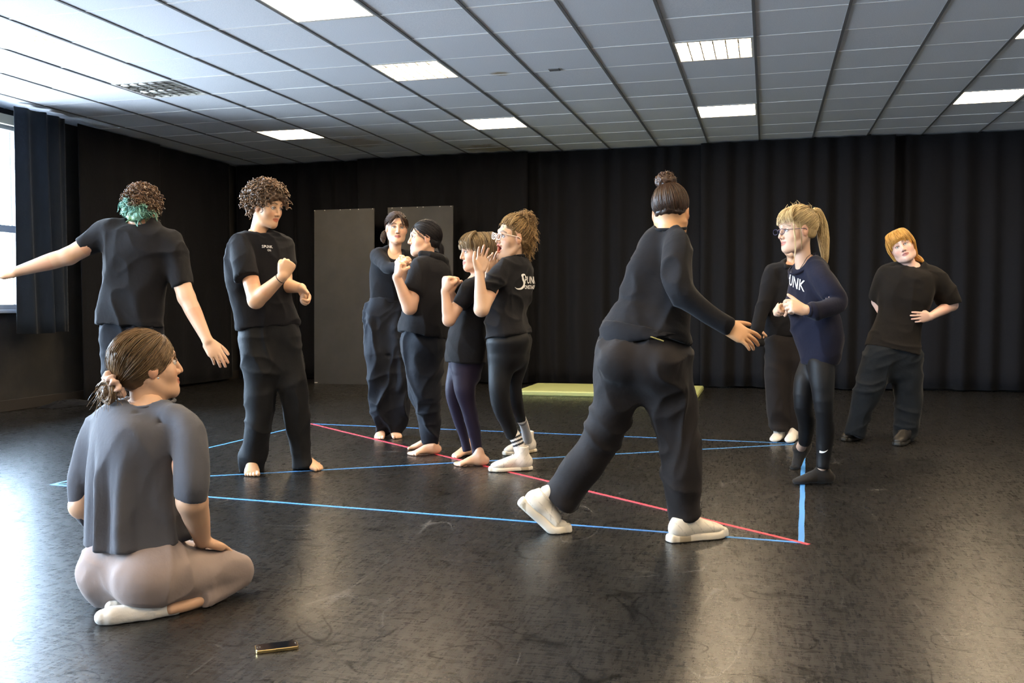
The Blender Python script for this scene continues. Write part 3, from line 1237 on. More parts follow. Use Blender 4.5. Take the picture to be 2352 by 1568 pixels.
def hand_ops(wrist, d, palm, right, pose='relax', s=1.0, spread=4.0, thumb=None, fore=None, rw=.026):
    """d: wrist to knuckles, palm: direction the palm looks"""
    x = unit(d)
    z = -np.asarray(palm, float)
    z = unit(z - x * (z @ x))
    y = np.cross(z, x) * (1 if right else -1)
    w = np.asarray(wrist, float)

    def L(a, b, c):
        return w + s * (a * x + b * y + c * z)
    pz = POSES[pose] if isinstance(pose, str) else pose
    lat = y
    ops = [(Tube([L(-.01, 0, 0), L(.03, .002, 0), L(.065, .001, .001), L(.088, 0, 0)], np.array([.026, .034, .041, .040]) * s, np.array([.019, .0175, .0150, .0115]) * s, lat=lat, m=3), 'u', .012 * s),
           (Cap(L(.022, .022, -.010), L(.052, .040, -.012), .017 * s, .014 * s), 'u', .014 * s),
           (Cap(L(.02, -.024, -.008), L(.07, -.030, -.006), .014 * s, .012 * s), 'u', .012 * s)]
    if fore is not None:
        f = np.asarray(fore, float)
        ops.append((Tube([f, w * .5 + f * .5, L(.012, 0, 0)], [rw * 1.5, rw * 1.2, rw * .95 * s], np.array([rw * 1.35, rw * 1.02, rw * .74]), lat=lat, m=3), 'u', .02))
    ys = (.0300, .0100, -.0105, -.0300)
    xs = (.086, .091, .087, .078)
    Ln = (.072, .080, .074, .058)
    rs = (.0092, .0094, .0090, .0080)
    for i in range(4):
        a = math.radians(spread * (1.5 - i))
        dx = x * math.cos(a) + y * math.sin(a)
        p = L(xs[i], ys[i], .001)
        th = 0.0
        pts = [p - dx * .012 * s, p]
        for j, fr in enumerate((.46, .30, .24)):
            th += math.radians(pz[i][j])
            p = p + s * Ln[i] * fr * (dx * math.cos(th) - z * math.sin(th))
            pts.append(p)
        r = rs[i] * s
        ops.append((Tube(pts, [r * 1.05, r * 1.06, r, r * .93, r * .80], m=2), 'u', .0035 * s))
    if pz[1][0] > 40:
        ops.append((Ell(L(.070, 0, -.026), np.array([x, y, z]), np.array([.024, .034, .018]) * s), 'u', .008 * s))
    if thumb is None:
        thumb = 'wrap' if pose in ('fist', 'half') else 'out'
    if thumb == 'wrap':
        ds = [(.80, .42, -.42), (.55, -.10, -.85), (.25, -.85, -.45)]
    elif thumb == 'up':
        ds = [(.75, .55, -.35), (.95, .30, -.10), (1.0, .10, -.05)]
    else:
        ds = [(.62, .72, -.32), (.80, .58, -.18), (.88, .45, -.12)]
    p = L(.020, .026, -.008)
    pts = [p]
    for dd, ln in zip(ds, (.044, .034, .026)):
        v = unit(dd)
        p = p + s * ln * (v[0] * x + v[1] * y + v[2] * z)
        pts.append(p)
    ops.append((Tube(pts, np.array([.0145, .0115, .0105, .0085]) * s, m=2), 'u', .006 * s))
    return ops, (x, y, z)


class FootFrame:
    """x heel to toe, y towards the big toe, z up; origin on the floor under the ankle"""
    def __init__(s, at, toe_dir, right, size=1.0, pitch=0.0):
        x = np.asarray(toe_dir, float).copy()
        x[2] = 0
        x = unit(x)
        y = np.cross(UZ, x) * (1 if right else -1)
        s.o = np.asarray(at, float)
        s.k, s.x, s.y, s.p = size, x, y, math.radians(pitch)

    def __call__(s, a, b, c):
        # pitch lifts the heel, turning about the ball of the foot
        if s.p and a < .115:
            da, dc = a - .115, c - .0
            ca, sa = math.cos(s.p), math.sin(s.p)
            a, c = .115 + da * ca + dc * sa, -da * sa + dc * ca
        return s.o + s.k * (a * s.x + b * s.y + c * UZ)

    def loc(s, V):
        q = (V - s.o) / s.k
        return np.stack([q @ s.x, q @ s.y, q[:, 2]], 1)


def bare_foot_ops(Ff, shin, r_ank=.029):
    k = Ff.k
    ops = [(Tube([Ff(-.052, 0, .034), Ff(-.01, 0, .046), Ff(.04, .002, .040), Ff(.09, 0, .027), Ff(.125, -.002, .018)], np.array([.029, .031, .035, .043, .043]) * k,
                 np.array([.033, .042, .034, .022, .015]) * k, lat=Ff.y, m=3), 'u', .015),
           (Tube([Ff(-.012, 0, .045), Ff(-.008, 0, .085), Ff(-.010, 0, .100)], [.034 * k, r_ank, r_ank], m=3), 'u', .03),
           (Ell(Ff(-.004, .030, .078), np.eye(3), np.array([.014, .014, .016]) * k), 'u', .012),
           (Ell(Ff(-.010, -.030, .070), np.eye(3), np.array([.014, .014, .016]) * k), 'u', .012)]
    tips = ((.172, .030, .0125), (.168, .0085, .0095), (.160, -.008, .0090), (.150, -.0225, .0088), (.136, -.036, .0085))
    for (tx, ty, r) in tips:
        ops.append((Tube([Ff(.115, ty * .9, .016), Ff(tx - .025, ty, .016), Ff(tx - r, ty, r)], np.array([r * 1.05, r, r * .98]) * k, m=2), 'u', .004))
    ops.append((Half((0, 0, .0005), (0, 0, -1)), 'i', .002))
    return ops


def sock_ops(Ff, top, r_top, toes=False, r_mid=None):
    k = Ff.k
    ops = [(Tube([Ff(-.052, 0, .034), Ff(-.01, 0, .046), Ff(.04, .002, .042), Ff(.09, 0, .030), Ff(.135, -.001, .021), Ff(.158, .002, .016)], np.array([.031, .034, .038, .045, .042, .026]) * k,
                 np.array([.034, .044, .037, .027, .019, .014]) * k, lat=Ff.y, m=3), 'u', .015),
           (Tube([Ff(-.012, 0, .045), Ff(-.010, 0, .08), np.asarray(top)], [.037 * k, (r_mid or r_top), r_top], m=3, flat1=True), 'u', .03),
           (Half((0, 0, .0005), (0, 0, -1)), 'i', .003)]
    return ops


def quad_arrays(ops, h, col):
    V, Fq = mesh_field(ops, h)
    return V, Fq, np.tile(np.asarray(col), (len(V), 1))


# ------------------------------------------------------------------ garments
def fold(V, Fq, specs, mask=None):
    """push vertices along normals with ridged noise; spec: amp, (freq right, up, depth), seed, power"""
    N = vnormals(V, Fq)
    Q = np.stack([V @ RH, V[:, 2], V @ FH], 1)
    w = np.stack([vnoise(Q * 5, 3), vnoise(Q * 5, 4), vnoise(Q * 5, 5)], 1) - .5
    d = np.zeros(len(V))
    for (amp, fr, seed, pw) in specs:
        tilt = np.array([[1, .35 * math.sin(seed * 2.1), 0], [0, 1, 0], [0, .35 * math.cos(seed * 1.7), 1]])
        n = vnoise((Q @ tilt) * np.asarray(fr) + w * 1.4, seed)
        r = 1 - np.abs(2 * n - 1)
        d += amp * (r ** pw - .45)
    if mask is not None:
        d *= mask
    return V + N * d[:, None]


def pleats(V, Fq, tube, amp, k, seed, z0, z1):
    """hanging folds round a torso tube, growing from height z0 down to z1"""
    N = vnormals(V, Fq)
    zc = tube.p[::-1, 2]
    cx = np.stack([np.interp(V[:, 2], zc, tube.p[::-1, i]) for i in (0, 1)], 1)
    q = V[:, :2] - cx
    th = np.arctan2(q[:, 1], q[:, 0])
    Q = np.stack([np.cos(th) * 1.3, np.sin(th) * 1.3, V[:, 2] * 1.1], 1)
    ph = k * th + 5.0 * (vnoise(Q * 1.2, seed) - .5) + 1.2 * (vnoise(Q * 3, seed + 1) - .5)
    s = np.sin(ph)
    d = np.sign(s) * np.abs(s) ** 1.3 * (.4 + 1.1 * vnoise(Q * 1.7, seed + 2))
    g = sstep(z0 - V[:, 2], 0, z0 - z1)
    N[:, 2] = 0
    return V + N * (amp * d * g)[:, None]


class P:
    """one person; places everything by picture position and depth"""
    def __init__(s, z0, cyaw, pyaw=None):
        s.z = z0
        s.cy = cyaw
        s.py = cyaw if pyaw is None else pyaw

    def at(s, u, v, dz=0.0):
        return PX(u, v, s.z + dz)

    def px(s, n, dz=0.0):
        return n * (s.z + dz) / F_PX

    def reach(s, a, u, v, ln, sign=-1):
        """point seen at (u, v) that lies ln metres from a; sign -1 nearer to the camera, +1 farther"""
        a = np.asarray(a)
        d = F_ + R_ * (u - 1176) / F_PX - U_ * (v - 784) / F_PX
        oc = CAMP - a
        A, Bq, Cq = d @ d, 2 * d @ oc, oc @ oc - ln * ln
        disc = Bq * Bq - 4 * A * Cq
        if disc < 0:
            disc = 0
        return CAMP + d * (-Bq + sign * math.sqrt(disc)) / (2 * A)

    def torso(s, rings, rho=.62, dz=None, yaws=None, flat1=True, n=2.3, back=.9, flat0=False, m=4):
        """rings: (left edge, right edge, row[, dz]) read from the picture, top to bottom"""
        pts, w, d, lat = [], [], [], []
        K = len(rings)
        for i, r in enumerate(rings):
            dd = r[3] if len(r) > 3 else 0.0
            y = s.cy + (s.py - s.cy) * i / max(1, K - 1) if yaws is None else yaws[i]
            hw = (r[1] - r[0]) / 2 * (s.z + dd) / F_PX
            a = math.radians(y)
            rr = r[4] if len(r) > 4 else rho
            ww = hw / math.sqrt(math.cos(a) ** 2 + (rr * math.sin(a)) ** 2)
            pts.append(s.at((r[0] + r[1]) / 2, r[2], dd))
            w.append(ww)
            d.append(ww * rr)
            f = face_dir(y)
            lat.append(np.cross(UZ, f))
        # with the curve running downwards, tangent x lat points backwards or forwards
        return Tube(pts, w, np.array(d), np.array(d) * 1.0, np.array(lat), n=n, flat0=flat0, flat1=flat1, m=m)

    def limb(s, rows, flat1=True, flat0=False, n=2.0, m=4, flatten=None):
        """rows: (u, v, half width in picture, dz)"""
        pts = [s.at(r[0], r[1], r[3] if len(r) > 3 else 0) for r in rows]
        w = [r[2] * (s.z + (r[3] if len(r) > 3 else 0)) / F_PX for r in rows]
        if flatten:
            # lat lies across the view so w is the seen half width, depth is scaled
            t = unit(pts[-1] - pts[0])
            lat = unit(np.cross(t, F_))
            return Tube(pts, w, np.array(w) * flatten, lat=lat, flat0=flat0, flat1=flat1, n=n, m=m)
        return Tube(pts, w, flat0=flat0, flat1=flat1, n=n, m=m)


def garment(name, ops, h, mat, parent, base, folds=(), relax_it=1, label=None, mask=None, pleat=None):
    V, Fq = mesh_field(ops, h)
    V = relax(V, Fq, relax_it, .5)
    if folds:
        V = fold(V, Fq, folds, mask(V) if mask else None)
    if pleat:
        V = pleats(V, Fq, *pleat)
    V[:, 2] = np.maximum(V[:, 2], .004)
    o = quick_mesh(name, V, Fq, mat, parent, None, base)
    if label:
        o['label'] = label
    return o


TEE_FOLDS = [(.016, (8, 2.0, 8), 1, 2.2), (.007, (5, 9, 5), 2, 2.5)]
TROUSER_FOLDS = [(.020, (10, 2.6, 10), 5, 2.5), (.009, (4, 11, 4), 6, 3)]


# ------------------------------------------------------------------ hair builders
def hair_colors(n, per, dark, light, seed=0, power=1.0):
    r = np.random.default_rng(seed)
    t = r.random(n) ** power
    c = np.asarray(dark)[None] * (1 - t[:, None]) + np.asarray(light)[None] * t[:, None]
    return np.repeat(c, per, 0)


def cap_ops(H, grow=.010, hairline=.075, back=-.075, extra=(), nape=1.0):
    """hair mass over the skull with the face cut out"""
    g = grow
    ops = [(H.ell(-.016, 0, .036, .098 + g, .076 + g, .090 + g), 'u', 0),
           (H.ell(-.045, 0, -.018, (.066 + g) * nape, (.066 + g) * nape, .058 + g), 'u', .03)]
    ops += [(e, 'u', .02) for e in extra]
    # cut away the face and the nape
    ops += [(H.ell(.118, 0, -.030, .092, .085, .062 + hairline), 's', .014)]
    ops += [(Ell(H(.048, 0, -.085), H.ax, np.array([.070, .12, .098]) * H.k), 's', .012)]
    ops += [(Half(H(0, 0, back), -H.u), 'i', .012)]
    return ops


def on_scalp(H, th, ph, g=.012):
    """point over the skull; th from crown (0) down, ph around (0 = face, 90 = own left)"""
    d = np.stack([np.sin(th) * np.cos(ph), np.sin(th) * np.sin(ph), np.cos(th)], -1)
    r = np.array([.098 + g, .076 + g, .090 + g])
    p = d * r + np.array([-.016, 0, .036])
    return H.c + H.k * (p @ H.ax)


def curls(H, n, ph_rng, th_rng, length, rad, turns, seed, out=.6, droop=.5, g=.004, r=.0022, k=14, center=None, radii=None):
    """spiral locks growing out of the hair mass"""
    rg = np.random.default_rng(seed)
    if center is None:
        th = np.arccos(rg.uniform(math.cos(th_rng[1]), math.cos(th_rng[0]), n))
        ph = rg.uniform(ph_rng[0], ph_rng[1], n)
        root = on_scalp(H, th, ph, g)
        nrm = root - H(-.016, 0, .036)
    else:
        v = rg.normal(size=(n, 3))
        v /= np.linalg.norm(v, axis=1)[:, None]
        root = center + v * np.asarray(radii) * .8
        nrm = v
    nrm /= np.linalg.norm(nrm, axis=1)[:, None]
    tang = np.cross(nrm, rg.normal(size=(n, 3)))
    tang /= np.linalg.norm(tang, axis=1)[:, None]
    L = length * rg.uniform(.55, 1.25, n)
    t = np.linspace(0, 1, k)
    ax = out * nrm + (1 - out) * tang
    ax /= np.linalg.norm(ax, axis=1)[:, None]
    e1 = np.cross(ax, [.3, .5, .8])
    e1 /= np.linalg.norm(e1, axis=1)[:, None]
    e2 = np.cross(ax, e1)
    ph0 = rg.random(n) * 6.28
    an = ph0[:, None] + t[None] * turns * 6.28 * rg.choice([-1, 1], n)[:, None]
    rr = rad * rg.uniform(.6, 1.3, n)[:, None] * np.minimum(1, t[None] * 4)
    Pp = root[:, None] + ax[:, None] * (L[:, None] * t[None])[..., None]
    Pp = Pp + e1[:, None] * (rr * np.cos(an))[..., None] + e2[:, None] * (rr * np.sin(an))[..., None]
    Pp[..., 2] -= droop * L[:, None] * t[None] ** 2
    return Pp, r * rg.uniform(.7, 1.3, n)


def pulled(H, n, seed, gather, ph_rng=(0, 2 * math.pi), th_edge=1.58, k=9, g=.012, front_th=1.12, r=.0016, jit=.004, pw=.4):
    """strands combed over the skull from the hairline to one gathering point"""
    rg = np.random.default_rng(seed)
    ph = rg.uniform(ph_rng[0], ph_rng[1], n)
    c = np.cos(ph)
    th = np.interp(c, [-1, -.5, 0, .3, .7, 1], [th_edge + .68, th_edge + .50, th_edge + .20, th_edge, (th_edge + front_th) / 2, front_th]) * rg.uniform(.1, 1.0, n) ** pw
    cen = H(-.016, 0, .036)
    rad = np.array([.098 + g, .076 + g, .090 + g]) * H.k
    a = (on_scalp(H, th, ph, g) - cen) @ H.ax.T / rad
    b = (np.asarray(gather) - cen) @ H.ax.T / rad
    bl = np.linalg.norm(b)
    b = b / bl
    t = np.linspace(0, 1, k)
    om = np.arccos(np.clip(a @ b, -1, 1))[:, None]
    so = np.maximum(np.sin(om), 1e-3)
    D = (np.sin((1 - t)[None] * om) / so)[..., None] * a[:, None] + (np.sin(t[None] * om) / so)[..., None] * b
    lift = (1 + (.02 + .03 * rg.random(n))[:, None] * np.sin(math.pi * t)[None] + (bl - 1) * .8 * (t ** 3)[None])
    Pp = cen + (D * lift[..., None] * rad) @ H.ax
    Pp += rg.normal(size=(n, 1, 3)) * jit * np.sin(math.pi * np.linspace(0.1, 1, k))[None, :, None]
    return Pp, r * rg.uniform(.7, 1.3, n)


def bundle(path, rad, n, k, seed, r=.0018, wave=.0, taper_end=.4):
    """a lock of hair: strands following one curve inside a tube whose radius follows rad"""
    rg = np.random.default_rng(seed)
    C = catmull(np.asarray(path, float), max(1, int(math.ceil(k / (len(path) - 1)))))
    t = np.linspace(0, 1, k)
    s = np.linspace(0, 1, len(C))
    C = np.stack([np.interp(t, s, C[:, i]) for i in range(3)], 1)
    T = np.gradient(C, axis=0)
    T /= np.linalg.norm(T, axis=1)[:, None]
    N = np.cross(T, [.2, .1, .95])
    N /= np.linalg.norm(N, axis=1)[:, None] + 1e-9
    B = np.cross(T, N)
    R = np.interp(t, np.linspace(0, 1, len(rad)), rad)
    an = rg.random(n) * 6.28
    q = np.sqrt(rg.random(n))
    end = rg.uniform(1 - taper_end, 1.0, n)
    Pp = np.zeros((n, k, 3))
    for i in range(n):
        tt = t * end[i]
        c = np.stack([np.interp(tt, t, C[:, j]) for j in range(3)], 1)
        nn = np.stack([np.interp(tt, t, N[:, j]) for j in range(3)], 1)
        bb = np.stack([np.interp(tt, t, B[:, j]) for j in range(3)], 1)
        R_i = np.interp(tt, t, R) * q[i]
        a = an[i] + wave * np.sin(tt * 9 + i) + .5 * tt
        Pp[i] = c + nn * (R_i * np.cos(a))[:, None] + bb * (R_i * np.sin(a))[:, None]
    return Pp, r * rg.uniform(.7, 1.3, n)


def hair_obj(name, cap, strand_sets, dark, light, parent, base, seed=0, h=.0042, cap_noise=.004, colfn=None, nscale=(90, 90, 90), power=1.0):
    parts = []
    if cap is not None:
        V, Fq = mesh_field(cap, h)
        N = vnormals(V, Fq)
        n = vnoise(V * np.asarray(nscale), seed)
        V = V + N * ((n - .5) * 2 * cap_noise)[:, None]
        c = (np.asarray(dark) * .72 + np.asarray(light) * .20)[None] * (.75 + .5 * n[:, None])
        parts.append((V, Fq, c))
    for i, (Pp, r) in enumerate(strand_sets):
        V, Fq, n, per = strands(Pp, np.asarray(r) * 1.08, 3)
        parts.append((V, Fq, hair_colors(n, per, dark, light, seed + i, power)))
    V, Fq, C = join(parts)
    if colfn is not None:
        C = colfn(V, C)
    return quick_mesh(name, V, Fq, M['hair'], parent, C, base)


# ------------------------------------------------------------------ people
FAIR, TAN, PINK = (.70, .42, .25), (.54, .29, .14), (.73, .44, .29)
M['tee_black'] = cloth_mat('black_cotton', (.0062, .0060, .0078), .9, .05, 700, .2, .2)
M['tee_navy'] = cloth_mat('navy_cotton', (.0085, .0092, .022), .9, .08, 700, .2, .2)
M['tee_grey'] = cloth_mat('charcoal_cotton', (.080, .079, .090), .9, .12, 700, .15, .2)
M['pants_black'] = cloth_mat('black_trouser_cloth', (.0048, .0050, .0060), .75, .04, 700, .2, .2)
M['pants_blue'] = cloth_mat('blue_black_trouser_cloth', (.0056, .0070, .0120), .8, .08, 700, .2, .2)
M['pants_brown'] = cloth_mat('dark_brown_cloth', (.0125, .0100, .0100), .8, .06, 700, .2, .2)
M['pants_taupe'] = cloth_mat('taupe_jersey', (.30, .232, .208), .9, .12, 700, .12, .2)
M['leggings'] = cloth_mat('black_leggings', (.0055, .0056, .0066), .55, .03, 900, .1, .1)
M['leggings_purple'] = cloth_mat('purple_leggings', (.017, .0115, .029), .6, .08, 900, .1, .1)
M['sock_white'] = cloth_mat('white_sock', (.72, .68, .62), .95, .2, 900, .08, .3)
M['sock_black'] = cloth_mat('black_sock', (.016, .014, .013), .95, .2, 900, .1, .3)
M['lens'] = M['glass'].copy()
M['lens'].name = 'spectacle_lens'
for _q in M['lens'].node_tree.nodes:
    if _q.type == 'LAYER_WEIGHT':
        _q.inputs[0].default_value = .04
    if _q.type == 'BSDF_TRANSPARENT':
        _q.inputs[0].default_value = (.88, .88, .92, 1)
M['ink'] = new_mat('white_print', (.80, .79, .77), .7)
M['black_plastic'] = new_mat('black_plastic', (.012, .012, .014), .35)
M['band'] = new_mat('black_hair_tie', (.01, .01, .01), .7)


def assemble(label, base, parts, core, group='drama students'):
    if core:
        V, Fq = mesh_field(core, .02)
        parts = parts + [(V, Fq, np.tile(parts[0][2][0], (len(V), 1)))]
    V, Fq, C = join(parts)
    base = np.array([base[0], base[1], 0.0])
    o = quick_mesh('person', V, Fq, M['skin'], None, C, base)
    o.location = base
    tag(o, label, 'person', group)
    return o, base


def shrink(t, k):
    """a thinner copy of a tube, for the body inside the cloth"""
    import copy
    c = copy.copy(t)
    c.w, c.d, c.db = t.w * k, t.d * k, t.db * k
    return c


def arm_piece(shoulder, elbow, wrist, hand, skin, r=(.046, .041, .036, .026), start=.45, h=.0048):
    """bare arm from under the sleeve to the finger tips"""
    S, E, Wr = map(np.asarray, (shoulder, elbow, wrist))
    a = S + (E - S) * start
    m_ = E * .68 + Wr * .32
    ops = [(Tube([a, a * .45 + E * .55, E], [r[0], r[0] * .97, r[1]], m=3), 'u', 0),
           (Tube([E, m_, E * .35 + Wr * .65, Wr], [r[1] * .98, r[2] * 1.06, r[2] * .86, r[3]], m=3), 'u', .02)]
    V, Fq = mesh_field(ops + hand, h)
    C = np.tile(np.asarray(skin), (len(V), 1))
    # pinker knuckles and finger ends
    d = np.linalg.norm(V - Wr, axis=1)
    w = sstep(d, .09, .17) * (np.linalg.norm(V - E, axis=1) > .1) * .45
    C = C * (1 - w[:, None]) + C * np.array([1.0, .74, .68]) * w[:, None]
    return V, Fq, C


def wristband(name, c, d, r, mat, parent, base, w=.0025):
    d = unit(d)
    a = unit(np.cross(d, [.3, .2, .9]))
    b = np.cross(d, a)
    t = np.linspace(0, 2 * math.pi, 22)
    Pp = np.array([np.asarray(c) + r * (a * math.cos(x) + b * math.sin(x)) for x in t])
    V, Fq, _, _ = strands(Pp[None], w, 6, 0)
    return quick_mesh(name, V, Fq, mat, parent, None, base)


def collar(H, N, r, d, mat, parent, base, w=.006, lat=None, ry=None, name='collar'):
    """ribbed neck band: ellipse round N with normal d"""
    d = unit(d)
    a = unit(np.cross(d, [0, 0, 1]) if lat is None else np.asarray(lat) - d * (np.asarray(lat) @ d))
    b = np.cross(d, a)
    t = np.linspace(0, 2 * math.pi, 40)
    Pp = np.array([np.asarray(N) + r * a * math.cos(x) + (ry or r) * b * math.sin(x) for x in t])
    V, Fq, _, _ = strands(Pp[None], w, 8, 0)
    return quick_mesh(name, V, Fq, mat, parent, None, base)


def decal(name, V2, F2, to_world, target, direction, mat, parent, base, off=.003):
    """flat print pressed onto a garment"""
    dg = bpy.context.evaluated_depsgraph_get()
    bvh = BVHTree.FromPolygons([v.co[:] for v in target.data.vertices], [p.vertices[:] for p in target.data.polygons])
    out = []
    dv = Vector([float(x) for x in unit(direction)])
    for v in V2:
        p = np.asarray(to_world(*v)) - base
        org = Vector([float(x) for x in p]) - dv * .5
        hit = bvh.ray_cast(org, dv, 1.2)
        if hit[0] is None:
            out.append(tuple(p))
        else:
            out.append(tuple(hit[0] - dv * off))
    o = mesh_obj(name, out, F2, mat, parent)
    return o


def text_mesh(txt, size=1.0, res=2):
    cu = bpy.data.curves.new('tmp', 'FONT')
    cu.body = txt
    cu.size = size
    cu.resolution_u = res
    cu.offset = .012 * size
    ob = bpy.data.objects.new('tmp', cu)
    COL.objects.link(ob)
    me = bpy.data.meshes.new_from_object(ob.evaluated_get(bpy.context.evaluated_depsgraph_get()))
    V = [tuple(v.co[:2]) for v in me.vertices]
    Fc = [tuple(p.vertices) for p in me.polygons]
    bpy.data.objects.remove(ob)
    bpy.data.curves.remove(cu)
    bpy.data.meshes.remove(me)
    return V, Fc


# ---- 1: tall curly-haired person in the black printed T-shirt
def curly_person():
    fr = FL(577, 1084)
    fl = FL(700, 1074)
    p = P(DEP(FL(635, 1082)), 48, 40)
    H = HeadFrame(p.at(613, 475, -.02), 62, -12, 0, 1.0)
    N = p.at(583, 543)
    skin = FAIR
    head = head_piece(H, N - UZ * .06, .052, skin, brow=(.06, .035, .02), smile=.3, mouth=.0, jaw=1.04)
    SR = p.at(556, 566, -.15)
    SL = p.at(648, 566, .13)
    ER = p.at(588, 690, -.26)
    WR = p.at(650, 634, -.34)
    EL = p.at(655, 655, .06)
    WL = p.at(693, 662, -.10)
    hR, axr = hand_ops(WR, p.at(664, 606, DEP(WR) - p.z) - WR, -face_dir(48) * .6 + F_ * .6, True, 'fist', 1.0, 3)
    hL, axl = hand_ops(WL, p.at(710, 690, DEP(WL) - p.z - .03) - WL, face_dir(-60), False, 'half', 1.0, 3, thumb='out')
    armR = arm_piece(SR, ER, WR, hR, skin, (.050, .047, .043, .029))
    armL = arm_piece(SL, EL, WL, hL, skin, (.050, .045, .040, .028))
    f1 = FootFrame(fr, FL(582, 1100) - fr, True, 1.05)
    f2 = FootFrame(fl, FL(758, 1086) - fl, False, 1.05)
    feet = [quad_arrays(bare_foot_ops(f, f(-.01, 0, .2)), .0046, skin) for f in (f1, f2)]
    tr = p.torso([(566, 606, 533), (538, 648, 556), (527, 660, 595), (531, 662, 640), (541, 664, 690), (551, 676, 728), (552, 681, 751)], .60)
    lR = p.limb([(601, 770, 40, -.02), (598, 850, 37, -.05), (596, 920, 33, -.06), (589, 1000, 32, -.05), (579, 1055, 28, -.02), (576, 1080, 28, 0)])
    lL = p.limb([(650, 770, 39, .02), (664, 850, 37, .02), (678, 920, 32, .02), (685, 985, 27, .05), (692, 1040, 21, .06), (697, 1073, 25, .06)])
    core = [(shrink(tr, .8), 'u', .02), (shrink(lR, .72), 'u', .02), (shrink(lL, .72), 'u', .02)]
    body, base = assemble('tall curly-haired person in printed black T-shirt, one fist at the chest', (fr + fl) / 2, [head, armR, armL] + feet, core)
    eyes(H, (.06, .035, .02), body, base, (-.1, -.1))
    # T-shirt
    ops = [(tr, 'u', 0),
           (p.limb([(578, 545, 22, -.05), (556, 562, 27, -.12), (560, 600, 28, -.20), (567, 638, 28, -.24)], n=2.2), 'u', .025),
           (Tube([p.at(610, 548, .05), SL, SL * .5 + EL * .5], [.05, .07, .068], flat1=True), 'u', .05),
           (Ell(N + UZ * .035 + face_dir(48) * .015, np.array([face_dir(48), np.cross(UZ, face_dir(48)), UZ]), (.078, .074, .075)), 's', .01)]
    tee = garment('t_shirt', ops, .0075, M['tee_black'], body, base, TEE_FOLDS)
    collar(H, N - UZ * .012 + face_dir(48) * .018, .076, UZ * .9 + face_dir(48) * .38, M['tee_black'], body, base, .007)
    # trousers
    pel = p.torso([(560, 676, 742), (560, 684, 790), (572, 684, 850)], .58, yaws=[40, 40, 40], flat1=False)
    ops = [(pel, 'u', 0), (lR, 'u', .03), (lL, 'u', .03)]
    garment('trousers', ops, .008, M['pants_black'], body, base, [(.018, (9, 2.2, 9), 5, 2.5), (.009, (4, 10, 4), 6, 3)])
    # hair
    cap = [(H.ell(-.022, 0, .052, .118, .105, .092), 'u', 0), (H.ell(-.055, 0, .0, .075, .092, .065), 'u', .03), (H.ell(.045, 0, .075, .065, .080, .050), 'u', .03),
           (H.ell(.122, 0, -.040, .080, .080, .112), 's', .01), (H.ell(.035, 0, -.10, .08, .12, .085), 's', .01)]
    sets = [curls(H, 420, (.95, 5.33), (0, 1.75), .055, .010, 1.6, 2, .55, .3, .022, .0042),
            curls(H, 130, (-1.2, 1.2), (.4, .9), .055, .011, 1.6, 3, .5, .35, .022, .0042),
            curls(H, 130, (1.7, 4.6), (1.2, 2.1), .05, .010, 1.5, 4, .4, .5, .018, .0042)]
    hair_obj('hair', cap, sets, (.055, .032, .018), (.25, .15, .085), body, base, 5, .005, .012, nscale=(70, 70, 70))
    wristband('wristband', WR + (ER - WR) * .10, WR - ER, .032, M['band'], body, base)
    # small white chest print
    V2, F2 = [], []
    fd = face_dir(48)
    cx = p.at(632, 571, -.16)
    lt = np.cross(UZ, fd)
    for k, (tx, sz, oy, ox) in enumerate((('SPUNK', .024, .008, -.036), ('ON', .018, -.012, -.006))):
        v, f = text_mesh(tx, sz)
        n0 = len(V2)
        V2 += [(x + ox, y + oy) for x, y in v]
        F2 += [tuple(i + n0 for i in q) for q in f]
    decal('chest_print', V2, F2, lambda x, y: cx + lt * x + UZ * y, tee, -fd, M['ink'], tee, base, .004)


